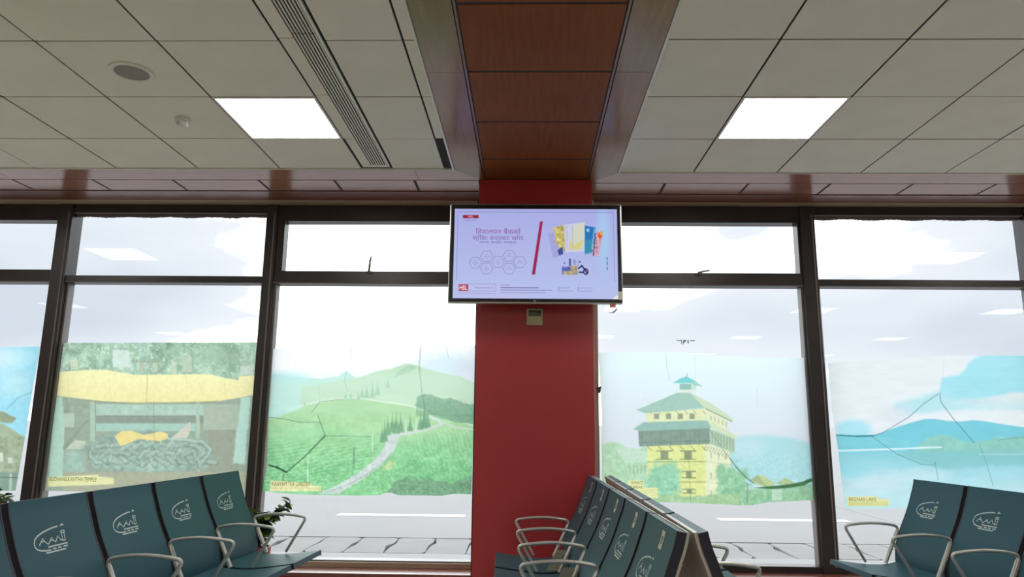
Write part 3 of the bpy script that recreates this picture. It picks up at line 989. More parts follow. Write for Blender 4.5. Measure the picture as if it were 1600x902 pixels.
def paint_tea(p):
    p.c[:] = (252, 254, 255)
    p.blob(700, 572, 52, 18, (214, 236, 246), 0.8, 0.9, 0.3, 3)
    p.blob(728, 585, 26, 22, (222, 228, 240), 0.7, 0.9)
    G1, G2, G3 = (192, 232, 218), (196, 226, 194), (176, 218, 166)
    p.poly([(400, 590), (430, 585), (452, 588), (500, 592), (528, 588), (541, 580), (556, 590), (600, 600), (600, 690), (400, 690)], G1, 2.0)
    p.blob(440, 590, 40, 9, (175, 232, 236), 0.6, 0.9)
    p.poly([(470, 606), (545, 592), (560, 590), (590, 580), (612, 576), (634, 568), (648, 570), (668, 577), (690, 583), (720, 588), (745, 600), (745, 670), (470, 670)], G2, 2.0)
    p.poly([(612, 592), (625, 578), (640, 570), (652, 572), (640, 582), (625, 588)], (170, 205, 176), 2, 0.7, wob=2)
    for i in range(6):
        p.line([(560 + i * 12, 640), (640 + i * 14, 600)], 2.5, (205, 230, 196), 0.35)
    p.poly([(400, 662), (440, 650), (480, 634), (520, 625), (550, 622), (600, 626), (650, 638), (690, 652), (745, 668), (745, 790), (400, 790)], G3, 2.0)
    k = np.clip((p.y - 640) / 90, 0, 1)
    p.mix(p.inside([(400, 672), (500, 660), (620, 690), (745, 672), (745, 790), (400, 790)], 18) * k, (142, 208, 150))
    rows = np.sin((p.y + 0.18 * p.x + 6 * fnoise(p.x, p.y, 25, 5)) * 1.15)
    p.mix(np.clip(rows, 0, 1) * 0.28 * np.clip((p.y - 672) / 30, 0, 1) * p.inside([(400, 680), (600, 690), (560, 735), (500, 768), (400, 768)], 6), (88, 160, 104))
    rows2 = np.sin((p.x - 0.4 * p.y + 9 * fnoise(p.x, p.y, 22, 9)) * 0.9)
    p.mix(np.clip(rows2, 0, 1) * 0.22 * p.inside([(640, 690), (700, 668), (745, 670), (745, 775), (640, 760)], 8), (96, 178, 118))
    p.mottle(0.05, 8, 31, np.clip((p.y - 640) / 20, 0, 1))
    for i in range(4):
        p.line([(440 + i * 22, 742 - i * 3), (560 + i * 12, 668 + i * 6)], 3, (178, 220, 160), 0.4)
    # far path along the ridge and forest
    p.line([(470, 634), (500, 627), (548, 621), (560, 622), (600, 628), (640, 634), (660, 641)], 2.2, (226, 236, 222), 0.9)
    p.poly([(648, 632), (652, 620), (662, 616), (674, 618), (690, 624), (705, 622), (722, 630), (745, 632), (745, 664), (712, 660), (690, 652), (668, 644)], (136, 178, 146), 1.5, wob=2.5, mottle=0.06, ms=4)
    for i in range(22):
        x = 652 + i * 4.3
        p.poly([(x - 2.4, 650 + i * 0.6), (x, 618 + (i % 4) * 3 + i * 0.4), (x + 2.4, 650 + i * 0.6)], (126, 170, 138), 1.2, 0.6)
    # road
    p.poly([(497, 772), (530, 757), (562, 738), (588, 716), (601, 698), (606, 682), (612, 678), (626, 678), (621, 692), (614, 708), (596, 728), (566, 750), (528, 772)], (206, 216, 212), 1.3)
    p.line([(622, 680), (650, 675), (676, 668), (690, 663), (684, 656), (672, 651)], 4.5, (208, 220, 212))
    p.line([(690, 660), (712, 668), (742, 672)], 3.0, (206, 220, 206), 0.8)
    p.line([(506, 772), (545, 757), (575, 741), (600, 722), (612, 708)], 0.9, (110, 150, 118), 0.7)
    p.poly([(595, 736), (606, 720), (618, 722), (612, 734)], (190, 214, 150), 2, 0.8, 1)
    for (x, y, h) in ((597, 692, 26), (601, 690, 34), (606, 680, 30), (613, 676, 32), (619, 678, 38), (626, 676, 34), (641, 674, 26), (657, 672, 30), (663, 670, 36), (668, 668, 30),
                      (476, 634, 6), (560, 624, 12), (566, 622, 18), (573, 622, 22), (582, 622, 26), (590, 618, 24), (606, 606, 16), (540, 623, 10), (548, 622, 8)):
        p.poly([(x - h * 0.13 - 1.2, y), (x - 1, y - h * 0.6), (x, y - h), (x + 1, y - h * 0.6), (x + h * 0.13 + 1.2, y)], (118, 164, 130) if y > 640 else (160, 200, 168), 1.2, 0.85)
    p.poly([(594, 776), (606, 768), (616, 755), (628, 748), (640, 742), (655, 748), (668, 744), (680, 752), (694, 750), (705, 756), (716, 752), (726, 748), (742, 742), (742, 776)], (118, 160, 128), 2, 0.9, 2.5, 4, 0.05, 5)
    p.poly([(612, 735), (650, 718), (700, 735), (742, 730), (742, 750), (640, 750)], (120, 190, 132), 6, 0.4, 3)
    for (x, y0, y1) in ((481, 712, 764), (582, 678, 706), (634, 656, 676), (650, 655, 675), (553, 700, 732)):
        p.line([(x, y0), (x, y1)], 1.6 if x != 553 else 2.4, (222, 236, 220) if x != 553 else (110, 160, 120), 0.9)
    p.line([(420, 726), (480, 722), (560, 718), (590, 714)], 0.7, (214, 232, 214), 0.6)
    # creases in the film
    C = (84, 118, 96)
    p.line([(420, 652), (450, 656), (466, 660), (500, 660)], 1.1, C, 0.7)
    p.line([(497, 650), (502, 664), (508, 681)], 1.1, C, 0.8)
    p.line([(508, 681), (478, 712), (448, 738)], 1.8, (48, 78, 60), 0.9)
    p.line([(420, 727), (434, 731), (447, 738)], 2.8, (40, 66, 50), 0.9)
    p.line([(443, 739), (442, 754)], 1.4, C, 0.9)
    p.line([(508, 681), (580, 683)], 0.9, C, 0.6)
    p.line([(487, 644), (500, 628), (535, 624)], 1.0, C, 0.6)
    p.line([(500, 628), (497, 600)], 0.8, (150, 190, 170), 0.6)
    p.line([(541, 581), (538, 596), (543, 612)], 1.0, (130, 170, 150), 0.6)
    p.line([(657, 544), (655, 575), (659, 612), (664, 640), (660, 668)], 1.1, (100, 130, 115), 0.75)
    p.line([(550, 547), (547, 562)], 0.9, (190, 205, 200), 0.7)
    p.line([(697, 542), (701, 560)], 1.2, (185, 215, 225), 0.8)
    p.poly([(422, 751), (487, 755), (487, 759), (502, 760), (502, 768), (422, 768)], (230, 228, 170), 1.0)
    p.line([(424, 763), (502, 764)], 0.8, (196, 190, 130), 0.6)
    far = np.clip((650 - p.y) / 60, 0, 1) * np.clip((p.y - 575) / 15, 0, 1)
    p.mix(far * 0.30, (224, 240, 232))
    p.mottle(0.10, 3.2, 91, np.clip((p.y - 680) / 40, 0, 1))
    p.mottle(0.04, 14, 92, np.clip((p.y - 600) / 40, 0, 1), 0.5, 1.6)
    p.mix(np.full(p.x.shape, 0.05) * np.clip((p.y - 560) / 40, 0, 1), (228, 238, 230))


tea = film('window_film', [(423, 540), (421, 600), (418, 700), (416, 735), (408, 770)], [(743, 540), (741, 640), (736.5, 775)], [(417, 545), (745, 540)],
           [(405, 766), (430, 770), (470, 773), (560, 775), (594, 774), (603, 770), (612, 770), (622, 774), (690, 775), (708, 772), (745, 773)], 1.25,
           paint_tea, 'green printed film of hillside tea fields with a winding road')
caption(tea, 'KANYAM TEA GARDEN', 424.5, 753.5, 485, 759.5)


def paint_palace(p):
    k = np.clip((p.y - 552) / 130, 0, 1)[..., None]
    p.c[:] = np.array((233, 247, 251)) * (1 - k) + np.array((217, 225, 231)) * k
    p.blob(1010, 570, 90, 14, (228, 246, 252), 0.7, 0.9)
    p.poly([(1140, 690), (1160, 682), (1200, 681), (1235, 684), (1262, 692), (1290, 700), (1290, 760), (1140, 760)], (172, 218, 222), 7, 0.95)
    p.blob(1170, 700, 26, 16, (205, 225, 234), 0.5, 0.9)
    # left houses and bushes
    p.poly([(925, 688), (945, 694), (965, 690), (985, 702), (1012, 698), (1012, 800), (925, 800)], (180, 216, 180), 3, 1, 3, 2, 0.06, 7)
    p.poly([(962, 702), (990, 700), (1012, 708), (1012, 722), (978, 724)], (196, 222, 198), 1.5)
    for i in range(5):
        p.line([(984 + i * 6, 728), (984 + i * 6, 740)], 1.5, (140, 165, 145), 0.7)
    p.line([(955, 690), (950, 745)], 1.2, (190, 215, 185), 0.8)
    Y1, Y2, D = (223, 228, 152), (229, 232, 196), (128, 150, 134)
    # lower storeys
    p.poly([(1012, 694), (1103, 692), (1103, 776), (1012, 780)], Y1, 1.2)
    p.poly([(1102, 690), (1141, 704), (1143, 778), (1102, 776)], Y2, 1.2)
    for y in (722, 754):
        p.line([(1012, y), (1102, y - 0.5)], 1.8, (150, 162, 112), 0.8)
        p.line([(1102, y - 0.5), (1141, y + 4)], 1.0, (185, 190, 150), 0.6)
    for (x0, x1, y0, y1) in ((1032, 1044, 705, 718), (1069, 1081, 705, 718), (1072, 1081, 737, 747), (1073, 1081, 765, 771), (1036, 1044, 738, 746)):
        p.rect(x0, y0, x1, y1, (132, 146, 116), 0.9)
        p.line([(x0 - 6, y0), (x1 + 6, y0)], 1.8, (128, 140, 108), 0.9)
        p.line([(x0 - 6, y1), (x1 + 6, y1)], 1.6, (128, 140, 108), 0.9)
    for x in (1111, 1123, 1134):
        for y in (708, 740, 768):
            p.line([(x, y + (x - 1111) * 0.1), (x, y + 8 + (x - 1111) * 0.1)], 2.0, (176, 186, 150), 0.9)
    # projecting wooden storey
    p.poly([(997, 672), (1109, 668), (1109, 694), (999, 698)], (133, 155, 142), 1.2, 1, 0, 3, 0.04, 6)
    p.poly([(1109, 670), (1148, 685), (1148, 709), (1109, 694)], (178, 200, 172), 1.2)
    for i in range(8):
        p.line([(1113 + i * 4.6, 675 + i * 1.7), (1113 + i * 4.6, 692 + i * 1.8)], 1.4, (128, 150, 132), 0.8)
    for i in range(7):
        p.line([(1003 + i * 15, 673), (1003 + i * 15, 697)], 1.0, (112, 134, 122), 0.5)
    p.line([(998, 692), (1109, 689)], 1.2, (112, 132, 120), 0.7)
    for i in range(10):
        p.line([(1104 + i * 4.2, 696 + i * 1.3), (1100 + i * 4.0, 703 + i * 1.4)], 1.2, (135, 152, 130), 0.8)
    for i in range(6):
        p.line([(1012 + i * 17, 698), (1018 + i * 17, 704)], 1.4, (140, 150, 112), 0.8)
    # second roof
    p.poly([(989, 671), (1006, 660), (1104, 655), (1113, 669), (1000, 674)], (152, 188, 176), 1.2)
    p.poly([(1104, 655), (1154, 683), (1148, 686), (1112, 670)], (208, 222, 186), 1.2)
    # top storey
    p.poly([(1009, 644), (1104, 639), (1105, 657), (1010, 660)], (226, 231, 184), 1.2)
    p.poly([(1103, 640), (1138, 657), (1138, 672), (1105, 657)], (226, 230, 194), 1.2)
    for x in (1022, 1040.5, 1059, 1077.5):
        p.rect(x, 646.5, x + 8, 655, (140, 152, 128), 0.9)
    for i in range(7):
        p.line([(1014 + i * 14, 642), (1018 + i * 14, 647)], 1.2, (150, 165, 130), 0.8)
    for i in range(5):
        p.line([(1111 + i * 6, 650 + i * 2.6), (1111 + i * 6, 656 + i * 2.8)], 1.4, (160, 172, 140), 0.8)
    # main roof and cupola
    p.poly([(994, 641), (1058, 614), (1078, 613), (1103, 638), (1008, 646)], (164, 200, 184), 1.2)
    p.line([(1032, 634), (1048, 618)], 0.9, (125, 160, 145), 0.6)
    p.poly([(1076, 612), (1110, 630), (1148, 656), (1142, 658), (1103, 640)], (204, 220, 188), 1.2)
    p.line([(1103, 639), (1144, 659)], 1.6, (120, 140, 120), 0.7)
    p.rect(1061, 608, 1087, 614, (220, 232, 220))
    p.rect(1062, 600, 1080, 609, (146, 190, 180))
    p.rect(1080, 600, 1087, 609, (208, 222, 200))
    p.poly([(1051, 599), (1062, 592), (1072, 588.5), (1084, 594), (1096, 603), (1086, 603), (1080, 599)], (124, 206, 204), 1.2)
    p.line([(1082, 597), (1096, 604)], 1.8, (190, 212, 196))
    p.line([(1073, 589), (1073.5, 584)], 1.0, (110, 160, 160))
    # trees and hedge
    p.blob(1038, 752, 27, 30, (152, 206, 172), 1, 0.35, 0.3, 12, 0.09, 5)
    p.blob(1145, 760, 26, 32, (146, 198, 156), 0.95, 0.35, 0.35, 15, 0.10, 5)
    p.blob(1126, 735, 8, 10, (140, 190, 150), 0.9, 0.5, 0.4, 16)
    p.poly([(925, 772), (1000, 770), (1080, 776), (1150, 772), (1290, 768), (1290, 800), (925, 800)], (162, 198, 150), 3, 0.95, 3, 8, 0.08, 5)
    p.poly([(1160, 768), (1180, 764), (1275, 756), (1290, 752), (1290, 800), (1150, 800)], (146, 194, 154), 2, 0.9, 2, 18, 0.09, 5)
    p.poly([(1173, 750), (1184, 742.5), (1196, 745), (1213, 757), (1200, 762), (1180, 757)], (188, 204, 148), 1.2)
    p.poly([(1173, 750), (1184, 742.5), (1190, 750), (1198, 761)], (150, 170, 128), 1.2, 0.7)
    p.poly([(1212, 756), (1227, 747), (1244, 756), (1236, 760)], (172, 194, 140), 1.2)
    p.rect(1206, 765, 1222, 782, (196, 220, 200), 0.8)
    # crease lines
    C = (92, 124, 106)
    p.line([(1140, 716), (1152, 732), (1165, 746), (1178, 755)], 1.8, C, 0.9)
    p.line([(1168, 756), (1168, 786)], 1.2, C, 0.8)
    p.poly([(1176, 762.5), (1205, 760), (1235, 757), (1256, 752), (1268, 747), (1270, 752), (1256, 759), (1232, 763), (1205, 764.5)], (66, 112, 74), 1.2)
    p.mottle(0.08, 4, 71, p.inside([(1176, 762), (1268, 746), (1270, 753), (1205, 765)], 1.0))
    p.line([(1041, 552), (1042, 575), (1047, 596)], 1.0, (190, 210, 212), 0.8)
    p.line([(1087, 555), (1086, 596)], 0.9, (205, 220, 226), 0.8)
    p.line([(1076, 706), (1078, 740), (1079, 786)], 0.9, (130, 140, 100), 0.7)
    p.line([(1108, 672), (1128, 700), (1140, 716)], 0.9, C, 0.5)
    p.line([(1183, 606), (1183, 632)], 0.8, (200, 208, 214), 0.8)
    p.poly([(981, 751), (1005, 751), (1005, 762), (1028, 762), (1028, 779), (981, 779)], (226, 228, 168), 1.0)
    for y in (767, 770.5, 774):
        p.line([(1006, y), (1028, y)], 0.8, (196, 198, 140), 0.6)
    p.mottle(0.04, 3.2, 93, np.clip((p.y - 690) / 30, 0, 1))
    p.mottle(0.025, 6, 94, p.inside([(990, 610), (1150, 655), (1150, 780), (1000, 780)], 6))
    p.mix(np.full(p.x.shape, 0.05), (226, 234, 232))


palace = film('window_film', [(935, 550), (940, 640), (941, 792)], [(1268, 556), (1272, 640), (1277, 720), (1283, 785)], [(930, 551), (1060, 550), (1130, 557), (1285, 560)],
              [(930, 786), (1040, 785), (1090, 787), (1160, 790), (1175, 790), (1200, 785), (1270, 782), (1290, 781)], 1.25,
              paint_palace, 'printed film of a tall yellow tiered palace with overhanging roofs')
caption(palace, 'NUWAKOT', 986, 752, 1004.5, 757)
caption(palace, 'DURBAR', 983, 759.5, 1004, 763.5)


def paint_lake(p):
    p.c[:] = (228, 233, 235)
    p.poly([(1470, 592), (1500, 585), (1520, 562), (1545, 548), (1720, 548), (1720, 605), (1600, 612), (1540, 622), (1500, 626), (1468, 620)], (162, 222, 232), 6, 0.95, 2)
    p.poly([(1395, 632), (1430, 622), (1470, 610), (1500, 620), (1560, 626), (1720, 620), (1720, 640), (1500, 640), (1400, 650)], (176, 222, 230), 8, 0.8, 3)
    p.poly([(1490, 630), (1560, 618), (1720, 600), (1720, 628), (1560, 640)], (214, 226, 226), 8, 0.6, 3)
    p.blob(1400, 650, 22, 14, (218, 224, 230), 0.8, 0.9)
    p.blob(1333, 672, 28, 16, (172, 224, 236), 0.95, 0.5)
    p.poly([(1290, 680), (1330, 681), (1362, 680), (1376, 677), (1400, 668), (1425, 660), (1445, 655), (1462, 655), (1480, 658), (1500, 659), (1520, 657), (1536, 658), (1560, 662), (1600, 668), (1720, 676), (1720, 712), (1290, 712)], (122, 200, 214), 1.5)
    p.poly([(1290, 682), (1365, 681), (1420, 690), (1420, 706), (1290, 708)], (132, 205, 216), 3, 0.8)
    p.poly([(1430, 700), (1448, 686), (1468, 680), (1490, 682), (1512, 692), (1530, 690), (1560, 684), (1600, 682), (1720, 680), (1720, 712), (1430, 712)], (146, 200, 186), 4, 0.9, 2, 5, 0.04, 7)
    k = np.clip((p.y - 706) / 70, 0, 1)[..., None]
    lake = np.array((140, 206, 216)) * (1 - k) + np.array((192, 224, 230)) * k
    m = np.clip((p.y - 705) / 3, 0, 1)
    p.c = p.c * (1 - m[..., None]) + lake * m[..., None]
    p.poly([(1400, 706), (1720, 704), (1720, 730), (1560, 728), (1480, 734), (1430, 722)], (132, 192, 192), 8, 0.7, 3)
    p.blob(1372, 755, 46, 18, (206, 228, 234), 0.7, 0.9, 0.3, 7)
    p.blob(1440, 745, 40, 12, (204, 228, 234), 0.6, 0.9, 0.3, 8)
    p.blob(1330, 735, 26, 12, (150, 214, 226), 0.7, 0.9)
    p.rect(1300, 764, 1720, 798, (184, 224, 228), 0.35, 8)
    p.line([(1300, 705), (1400, 702), (1440, 700), (1470, 699)], 3.0, (214, 238, 242), 0.9)
    p.line([(1530, 710), (1720, 711)], 1.2, (200, 226, 226), 0.7)
    C = (70, 110, 115)
    p.line([(1306, 680), (1340, 682), (1364, 681)], 2.0, (40, 120, 135), 0.9)
    p.line([(1366, 681), (1380, 676), (1420, 652), (1445, 630), (1466, 616)], 1.2, C, 0.7)
    p.line([(1468, 612), (1470, 628), (1490, 655), (1522, 692)], 1.2, C, 0.7)
    p.line([(1475, 556), (1474, 590), (1467, 618)], 0.9, (205, 215, 218), 0.8)
    p.line([(1362, 682), (1380, 695), (1402, 710), (1440, 726), (1460, 727)], 1.0, C, 0.6)
    p.line([(1461, 722), (1466, 750)], 1.0, C, 0.6)
    p.line([(1530, 694), (1540, 720), (1552, 760)], 0.9, C, 0.5)
    p.line([(1560, 688), (1590, 684), (1640, 684)], 1.2, (90, 140, 130), 0.6)
    p.line([(1524, 556), (1524, 566)], 0.9, (205, 215, 225), 0.7)
    p.poly([(1323, 776), (1372, 776), (1372, 780), (1389, 781), (1389, 791), (1325, 792)], (226, 224, 160), 1.0)
    p.rect(1326, 784, 1388, 791, (206, 206, 140), 0.8)
    p.mottle(0.02, 10, 95, None, 0.4, 1.4)
    p.mix(np.full(p.x.shape, 0.03), (226, 234, 236))


lake = film('window_film', [(1293, 560), (1300, 640), (1309, 700), (1316, 760), (1322, 800)], [(1605, 550), (1640, 800)], [(1285, 568), (1400, 561), (1475, 556), (1650, 556)],
            [(1300, 796), (1420, 795), (1650, 800)], 1.25, paint_lake, 'turquoise printed film of a lake and hills on the far right window')
caption(lake, 'BEGNAS LAKE', 1327, 778, 1369, 783)

# small flat grey marks, and a scrap of tape, on the glass
a = trace(1073, 534, YG - 0.003)
res = empty('glass_mark', (a.x, a.y, a.z))
tag(res, 'small grey marks on the glass above the palace film', 'label')
for (x0, x1, z0, z1) in ((-0.080, -0.038, 0.005, 0.012), (-0.045, -0.038, -0.022, 0.008), (-0.030, -0.020, -0.016, 0.014), (-0.020, -0.004, -0.004, 0.014), (-0.030, -0.026, -0.024, 0.0), (0.006, 0.017, -0.016, 0.014), (0.028, 0.066, 0.003, 0.012)):
    MB().box(x0, x1, -0.0006, 0.0006, z0, z1).build('mark_bar', M['glass_grey'], res)
a = trace(958, 487, YG - 0.003)
sc = MB().prism([(a.x - 0.05, a.y, a.z - 0.010), (a.x - 0.01, a.y, a.z - 0.006), (a.x + 0.04, a.y, a.z + 0.035), (a.x + 0.030, a.y, a.z + 0.010), (a.x + 0.006, a.y, a.z - 0.014)], (0, 0.001, 0)).build('tape_scrap', M['glass_grey'])
tag(sc, 'small pale scrap of tape on the glass just below the television corner', 'tape')

# ================================================================ television
TVX0, TVX1, TVZ0, TVZ1, TVY = -0.568, 0.660, 2.077, 2.803, 4.90
tv = empty('wall_television', ((TVX0 + TVX1) / 2, COL_Y, TVZ0))
tag(tv, 'wall-mounted flat television showing a bank advertisement on the red column', 'television')


def tvp(b, name, m, bev=0.0, parent=None, smooth=False):
    o = b.build(name, m, None, bev, smooth, seg=2)
    o.parent = parent or tv
    o.matrix_parent_inverse = Matrix.Translation(-Vector(tv.location)) if not parent else Matrix.Identity(4)
    return o


tvp(MB().box(TVX0, TVX1, TVY, TVY + 0.045, TVZ0, TVZ1), 'silver_rim', M['silver'], 0.012)
tvp(MB().box(TVX0 + 0.007, TVX1 - 0.007, TVY - 0.004, TVY + 0.03, TVZ0 + 0.010, TVZ1 - 0.007), 'bezel', M['black'], 0.006)
tvp(MB().box(TVX0 + 0.30, TVX1 - 0.30, TVY + 0.045, TVY + 0.09, TVZ0 + 0.15, TVZ1 - 0.15), 'rear_housing', M['black'], 0.01)
tvp(MB().box(-0.16, 0.25, TVY + 0.09, COL_Y - 0.001, TVZ0 + 0.22, TVZ1 - 0.22), 'wall_bracket', M['black'], 0.004)
tvp(MB().box(0.034, 0.052, TVY - 0.006, TVY, TVZ0 + 0.016, TVZ0 + 0.022), 'indicator', M['silver'])
SX0, SX1, SZ0, SZ1 = TVX0 + 0.036, TVX1 - 0.034, TVZ0 + 0.034, TVZ1 - 0.040
# picture coordinates on the screen: 709..966 across, 327..467 down
sw, sh = 430, 236
s_, t_ = np.meshgrid(np.linspace(0, 1, sw), np.linspace(0, 1, sh))
px_, py_ = 709 + 257 * s_, 327 + 140 * t_
sp = Print(px_, py_, (176, 182, 232))
k = np.clip((py_ - 330) / 120, 0, 1)[..., None]
sp.c = np.array((172, 176, 230)) * (1 - k) + np.array((184, 194, 238)) * k
sp.blob(944, 372, 10, 48, (168, 206, 240), 0.8, 0.9)
sp.blob(775, 470, 60, 24, (196, 194, 236), 0.5, 0.9)
sp.line([(714, 332), (960, 332)], 0.9, (120, 124, 180), 0.9)
sp.line([(714, 332), (714, 440)], 0.8, (130, 134, 190), 0.8)
sp.line([(960, 332), (961, 440)], 0.8, (130, 134, 190), 0.8)
sp.rect(722, 337, 747, 342, (150, 40, 60))
for hx, hy in ((743.5, 412), (761, 402), (761, 421), (779, 411), (796.5, 401), (796.5, 421), (813, 411)):
    hexa = [(hx + 9.8 * math.cos(math.radians(60 * i)), hy + 9.6 * math.sin(math.radians(60 * i))) for i in range(7)]
    sp.line(hexa, 0.8, (140, 132, 190), 0.85)
    for dy in (-2.6, 0.6, 3.2)[:2 if hx > 780 else 3]:
        sp.line([(hx - 4.5 + abs(dy), hy + dy), (hx + 4.5 - abs(dy), hy + dy)], 1.0, (140, 128, 178), 0.55)
sp.poly([(844.5, 347), (849, 346.5), (837, 430), (832, 430)], (158, 44, 84), 1.0)
sp.poly([(857, 365), (866, 364), (880, 400), (865, 404)], (166, 168, 218), 1.0)
sp.poly([(865, 357), (882, 352), (884, 393), (880, 395), (871, 382)], (196, 184, 110), 1.0)
sp.mottle(0.22, 4, 81, sp.inside([(865, 357), (882, 352), (884, 393), (873, 385)], 1))
sp.poly([(872, 392), (880, 386), (881, 398), (874, 400)], (70, 84, 150), 1.0)
sp.poly([(883, 352), (915, 347.5), (915, 394), (884, 395)], (204, 206, 226), 1.0)
sp.poly([(898, 352), (915, 349), (915, 384), (905, 392), (890, 388)], (214, 216, 190), 2.5, 0.8)
sp.poly([(892, 376), (897, 386), (905, 380), (912, 374), (909, 390), (890, 391)], (214, 204, 110), 1.6, 0.7, 1.5)
for x in (887, 896):
    sp.line([(x, 354), (x, 386)], 0.9, (168, 164, 206), 0.7)
sp.poly([(915, 353), (932, 356), (927, 394), (915, 397)], (46, 120, 184), 1.0)
sp.poly([(915, 375), (929, 376), (926, 396), (915, 398)], (66, 150, 180), 4.0, 0.8)
sp.rect(918, 358, 922, 363, (190, 214, 232), 0.9)
sp.line([(930, 358), (926, 390)], 1.4, (170, 210, 226), 0.8)
sp.poly([(932, 364), (944, 362), (936, 402), (926, 398)], (204, 160, 176), 1.0)
sp.mottle(0.25, 3, 83, sp.inside([(930, 366), (940, 370), (936, 402), (926, 398)], 1))
sp.blob(939, 369, 3.6, 4.2, (216, 90, 60), 1, 0.4)
sp.blob(941, 365, 2.6, 3.4, (226, 176, 80), 0.9, 0.5)
sp.line([(932, 366), (928, 400)], 2.0, (60, 60, 110), 0.7)
# little product group
sp.rect(879, 418, 893, 429, (92, 104, 190))
sp.rect(881, 424, 903, 430, (176, 162, 130))
sp.rect(892, 416, 903, 429, (170, 156, 128))
sp.mottle(0.16, 3, 85, sp.inside([(879, 416), (903, 416), (903, 430), (879, 430)], 1))
sp.rect(890, 405, 893, 416, (80, 88, 150))
sp.rect(897, 406, 900, 414, (130, 136, 190), 0.8)
sp.line([(904, 408), (904, 416)], 1.0, (130, 130, 180), 0.8)
sp.line([(905, 420), (910, 416), (915, 422), (918, 428)], 2.2, (40, 40, 84))
sp.line([(906, 426), (912, 426)], 2.2, (50, 50, 100))
for i in range(12):
    a0, a1 = 2 * math.pi * i / 12, 2 * math.pi * (i + 1) / 12
    sp.line([(916 + 3.4 * math.cos(a0), 425 + 4.2 * math.sin(a0)), (916 + 3.4 * math.cos(a1), 425 + 4.2 * math.sin(a1))], 1.6, (36, 36, 80))
sp.blob(907, 410, 1.4, 1.4, (90, 90, 150))
sp.blob(883, 412, 1.3, 1.3, (110, 110, 170))
for y in (403, 410, 418):
    sp.line([(949.5, y), (949.5, y + 4)], 1.4, (70, 90, 130), 0.8)
# footer
sp.rect(718, 445.5, 733, 456, (180, 66, 92))
sp.line([(733, 445), (776, 445), (776, 456), (733, 456)], 0.7, (150, 150, 200), 0.8)
sp.line([(718, 459.5), (777, 459.5)], 0.7, (140, 140, 196), 0.7)
for (x0, x1, y, a) in ((784, 800, 446.5, 0.4), (784, 848, 450.4, 0.75), (784, 866, 454, 0.55), (784, 856, 457.8, 0.35), (877, 896, 450.3, 0.35), (877, 898, 455, 0.25), (907, 928, 450.3, 0.35), (907, 930, 455, 0.25)):
    for j in range(int((x1 - x0) / 5)):
        sp.line([(x0 + j * 5, y), (x0 + j * 5 + 3.6, y)], 1.5, (104, 106, 168), a)
for x in (874, 904):
    sp.line([(x, 449), (x, 455)], 1.6, (130, 130, 190), 0.6)
sp.poly([(957, 466), (966, 460), (966, 467.5), (956, 467.5)], (236, 238, 236), 1.0)
sp_m = print_emit_mat('tv_picture', 0.60)
scr = print_grid('screen', SX0 + (SX1 - SX0) * s_, np.full(s_.shape, TVY - 0.0046), SZ1 + (SZ0 - SZ1) * t_, np.clip(sp.c, 0, 255), sp_m)
scr.parent = tv
scr.matrix_parent_inverse = Matrix.Translation(-Vector(tv.location))


def scr_text(body, x0, y0, x1, y1, color, sp_=1.0):
    fx = lambda x: SX0 + (SX1 - SX0) * (x - 709) / 257
    fz = lambda y: SZ1 + (SZ0 - SZ1) * (y - 327) / 140
    me = text_mesh(body, fx(x0), fx(x1), fz(y1), fz(y0), TVY - 0.0056, spacing=sp_)
    o = obj('lettering', me, emission_mat('screen_ink', lin(color), 0.6), scr)


scr_text('िहमालयन बैंकको', 743, 357.5, 814, 368.5, (140, 84, 156))
scr_text('क्रेिडट कार्डबाट खिरद', 738, 368.5, 819, 378.5, (134, 82, 158))
scr_text('नगद भन्दा फाइदा', 749, 378.5, 808, 383, (100, 96, 160))
scr_text('HBL', 730, 338, 739, 341, (225, 190, 215))
scr_text('क्रेडिट कार्ड', 726, 343.5, 744, 347.5, (126, 124, 186))
scr_text('HBL', 719.5, 447.5, 731.5, 454, (240, 236, 248))
scr_text('Himalayan Bank Ltd', 743, 449.3, 772, 452.6, (136, 128, 196))
tvp(MB().box(TVX1 - 0.036, TVX1 - 0.006, TVY - 0.0075, TVY - 0.0045, TVZ0 + 0.030, TVZ0 + 0.088), 'paper_label', M['white'])
tvp(MB().box(TVX1 - 0.092, TVX1 - 0.052, TVY + 0.01, TVY + 0.012, TVZ0 - 0.022, TVZ0 + 0.004), 'red_tag', M['red_tape'])

# thermostat on the column
th = empty('thermostat', (0.045, COL_Y, 2.01))
tag(th, 'beige wall thermostat with grey display under the television', 'thermostat')
MB().box(-0.058, 0.058, -0.024, 0.0, -0.060, 0.060).build('body', M['beige'], th, 0.005)
MB().box(-0.046, 0.046, -0.0255, -0.02, 0.005, 0.048).build('display', M['lcd'], th, 0.001, seg=1)
MB().box(-0.046, 0.006, -0.0262, -0.025, 0.036, 0.045).build('display_digits', M['ink'], th)
MB().box(0.018, 0.040, -0.0262, -0.025, 0.026, 0.045).build('display_digits', M['ink'], th)

# ================================================================ ceiling fittings
def ceiling_light(x, y, label, group=None):
    r = empty('ceiling_light', (x, y, ZC))
    tag(r, label, 'ceiling light', group)
    w = 0.2965
    fr = MB()
    for (a, b, c, d) in ((-w, w, -w, -w + 0.014), (-w, w, w - 0.014, w), (-w, -w + 0.014, -w + 0.014, w - 0.014), (w - 0.014, w, -w + 0.014, w - 0.014)):
        fr.box(a, b, c, d, -0.003, 0.0066)
    fr.build('frame', M['alu_white'], r)
    MB().box(-w + 0.014, w - 0.014, -w + 0.014, w - 0.014, 0.001, 0.0064).build('diffuser', M['led'], r)
    return r


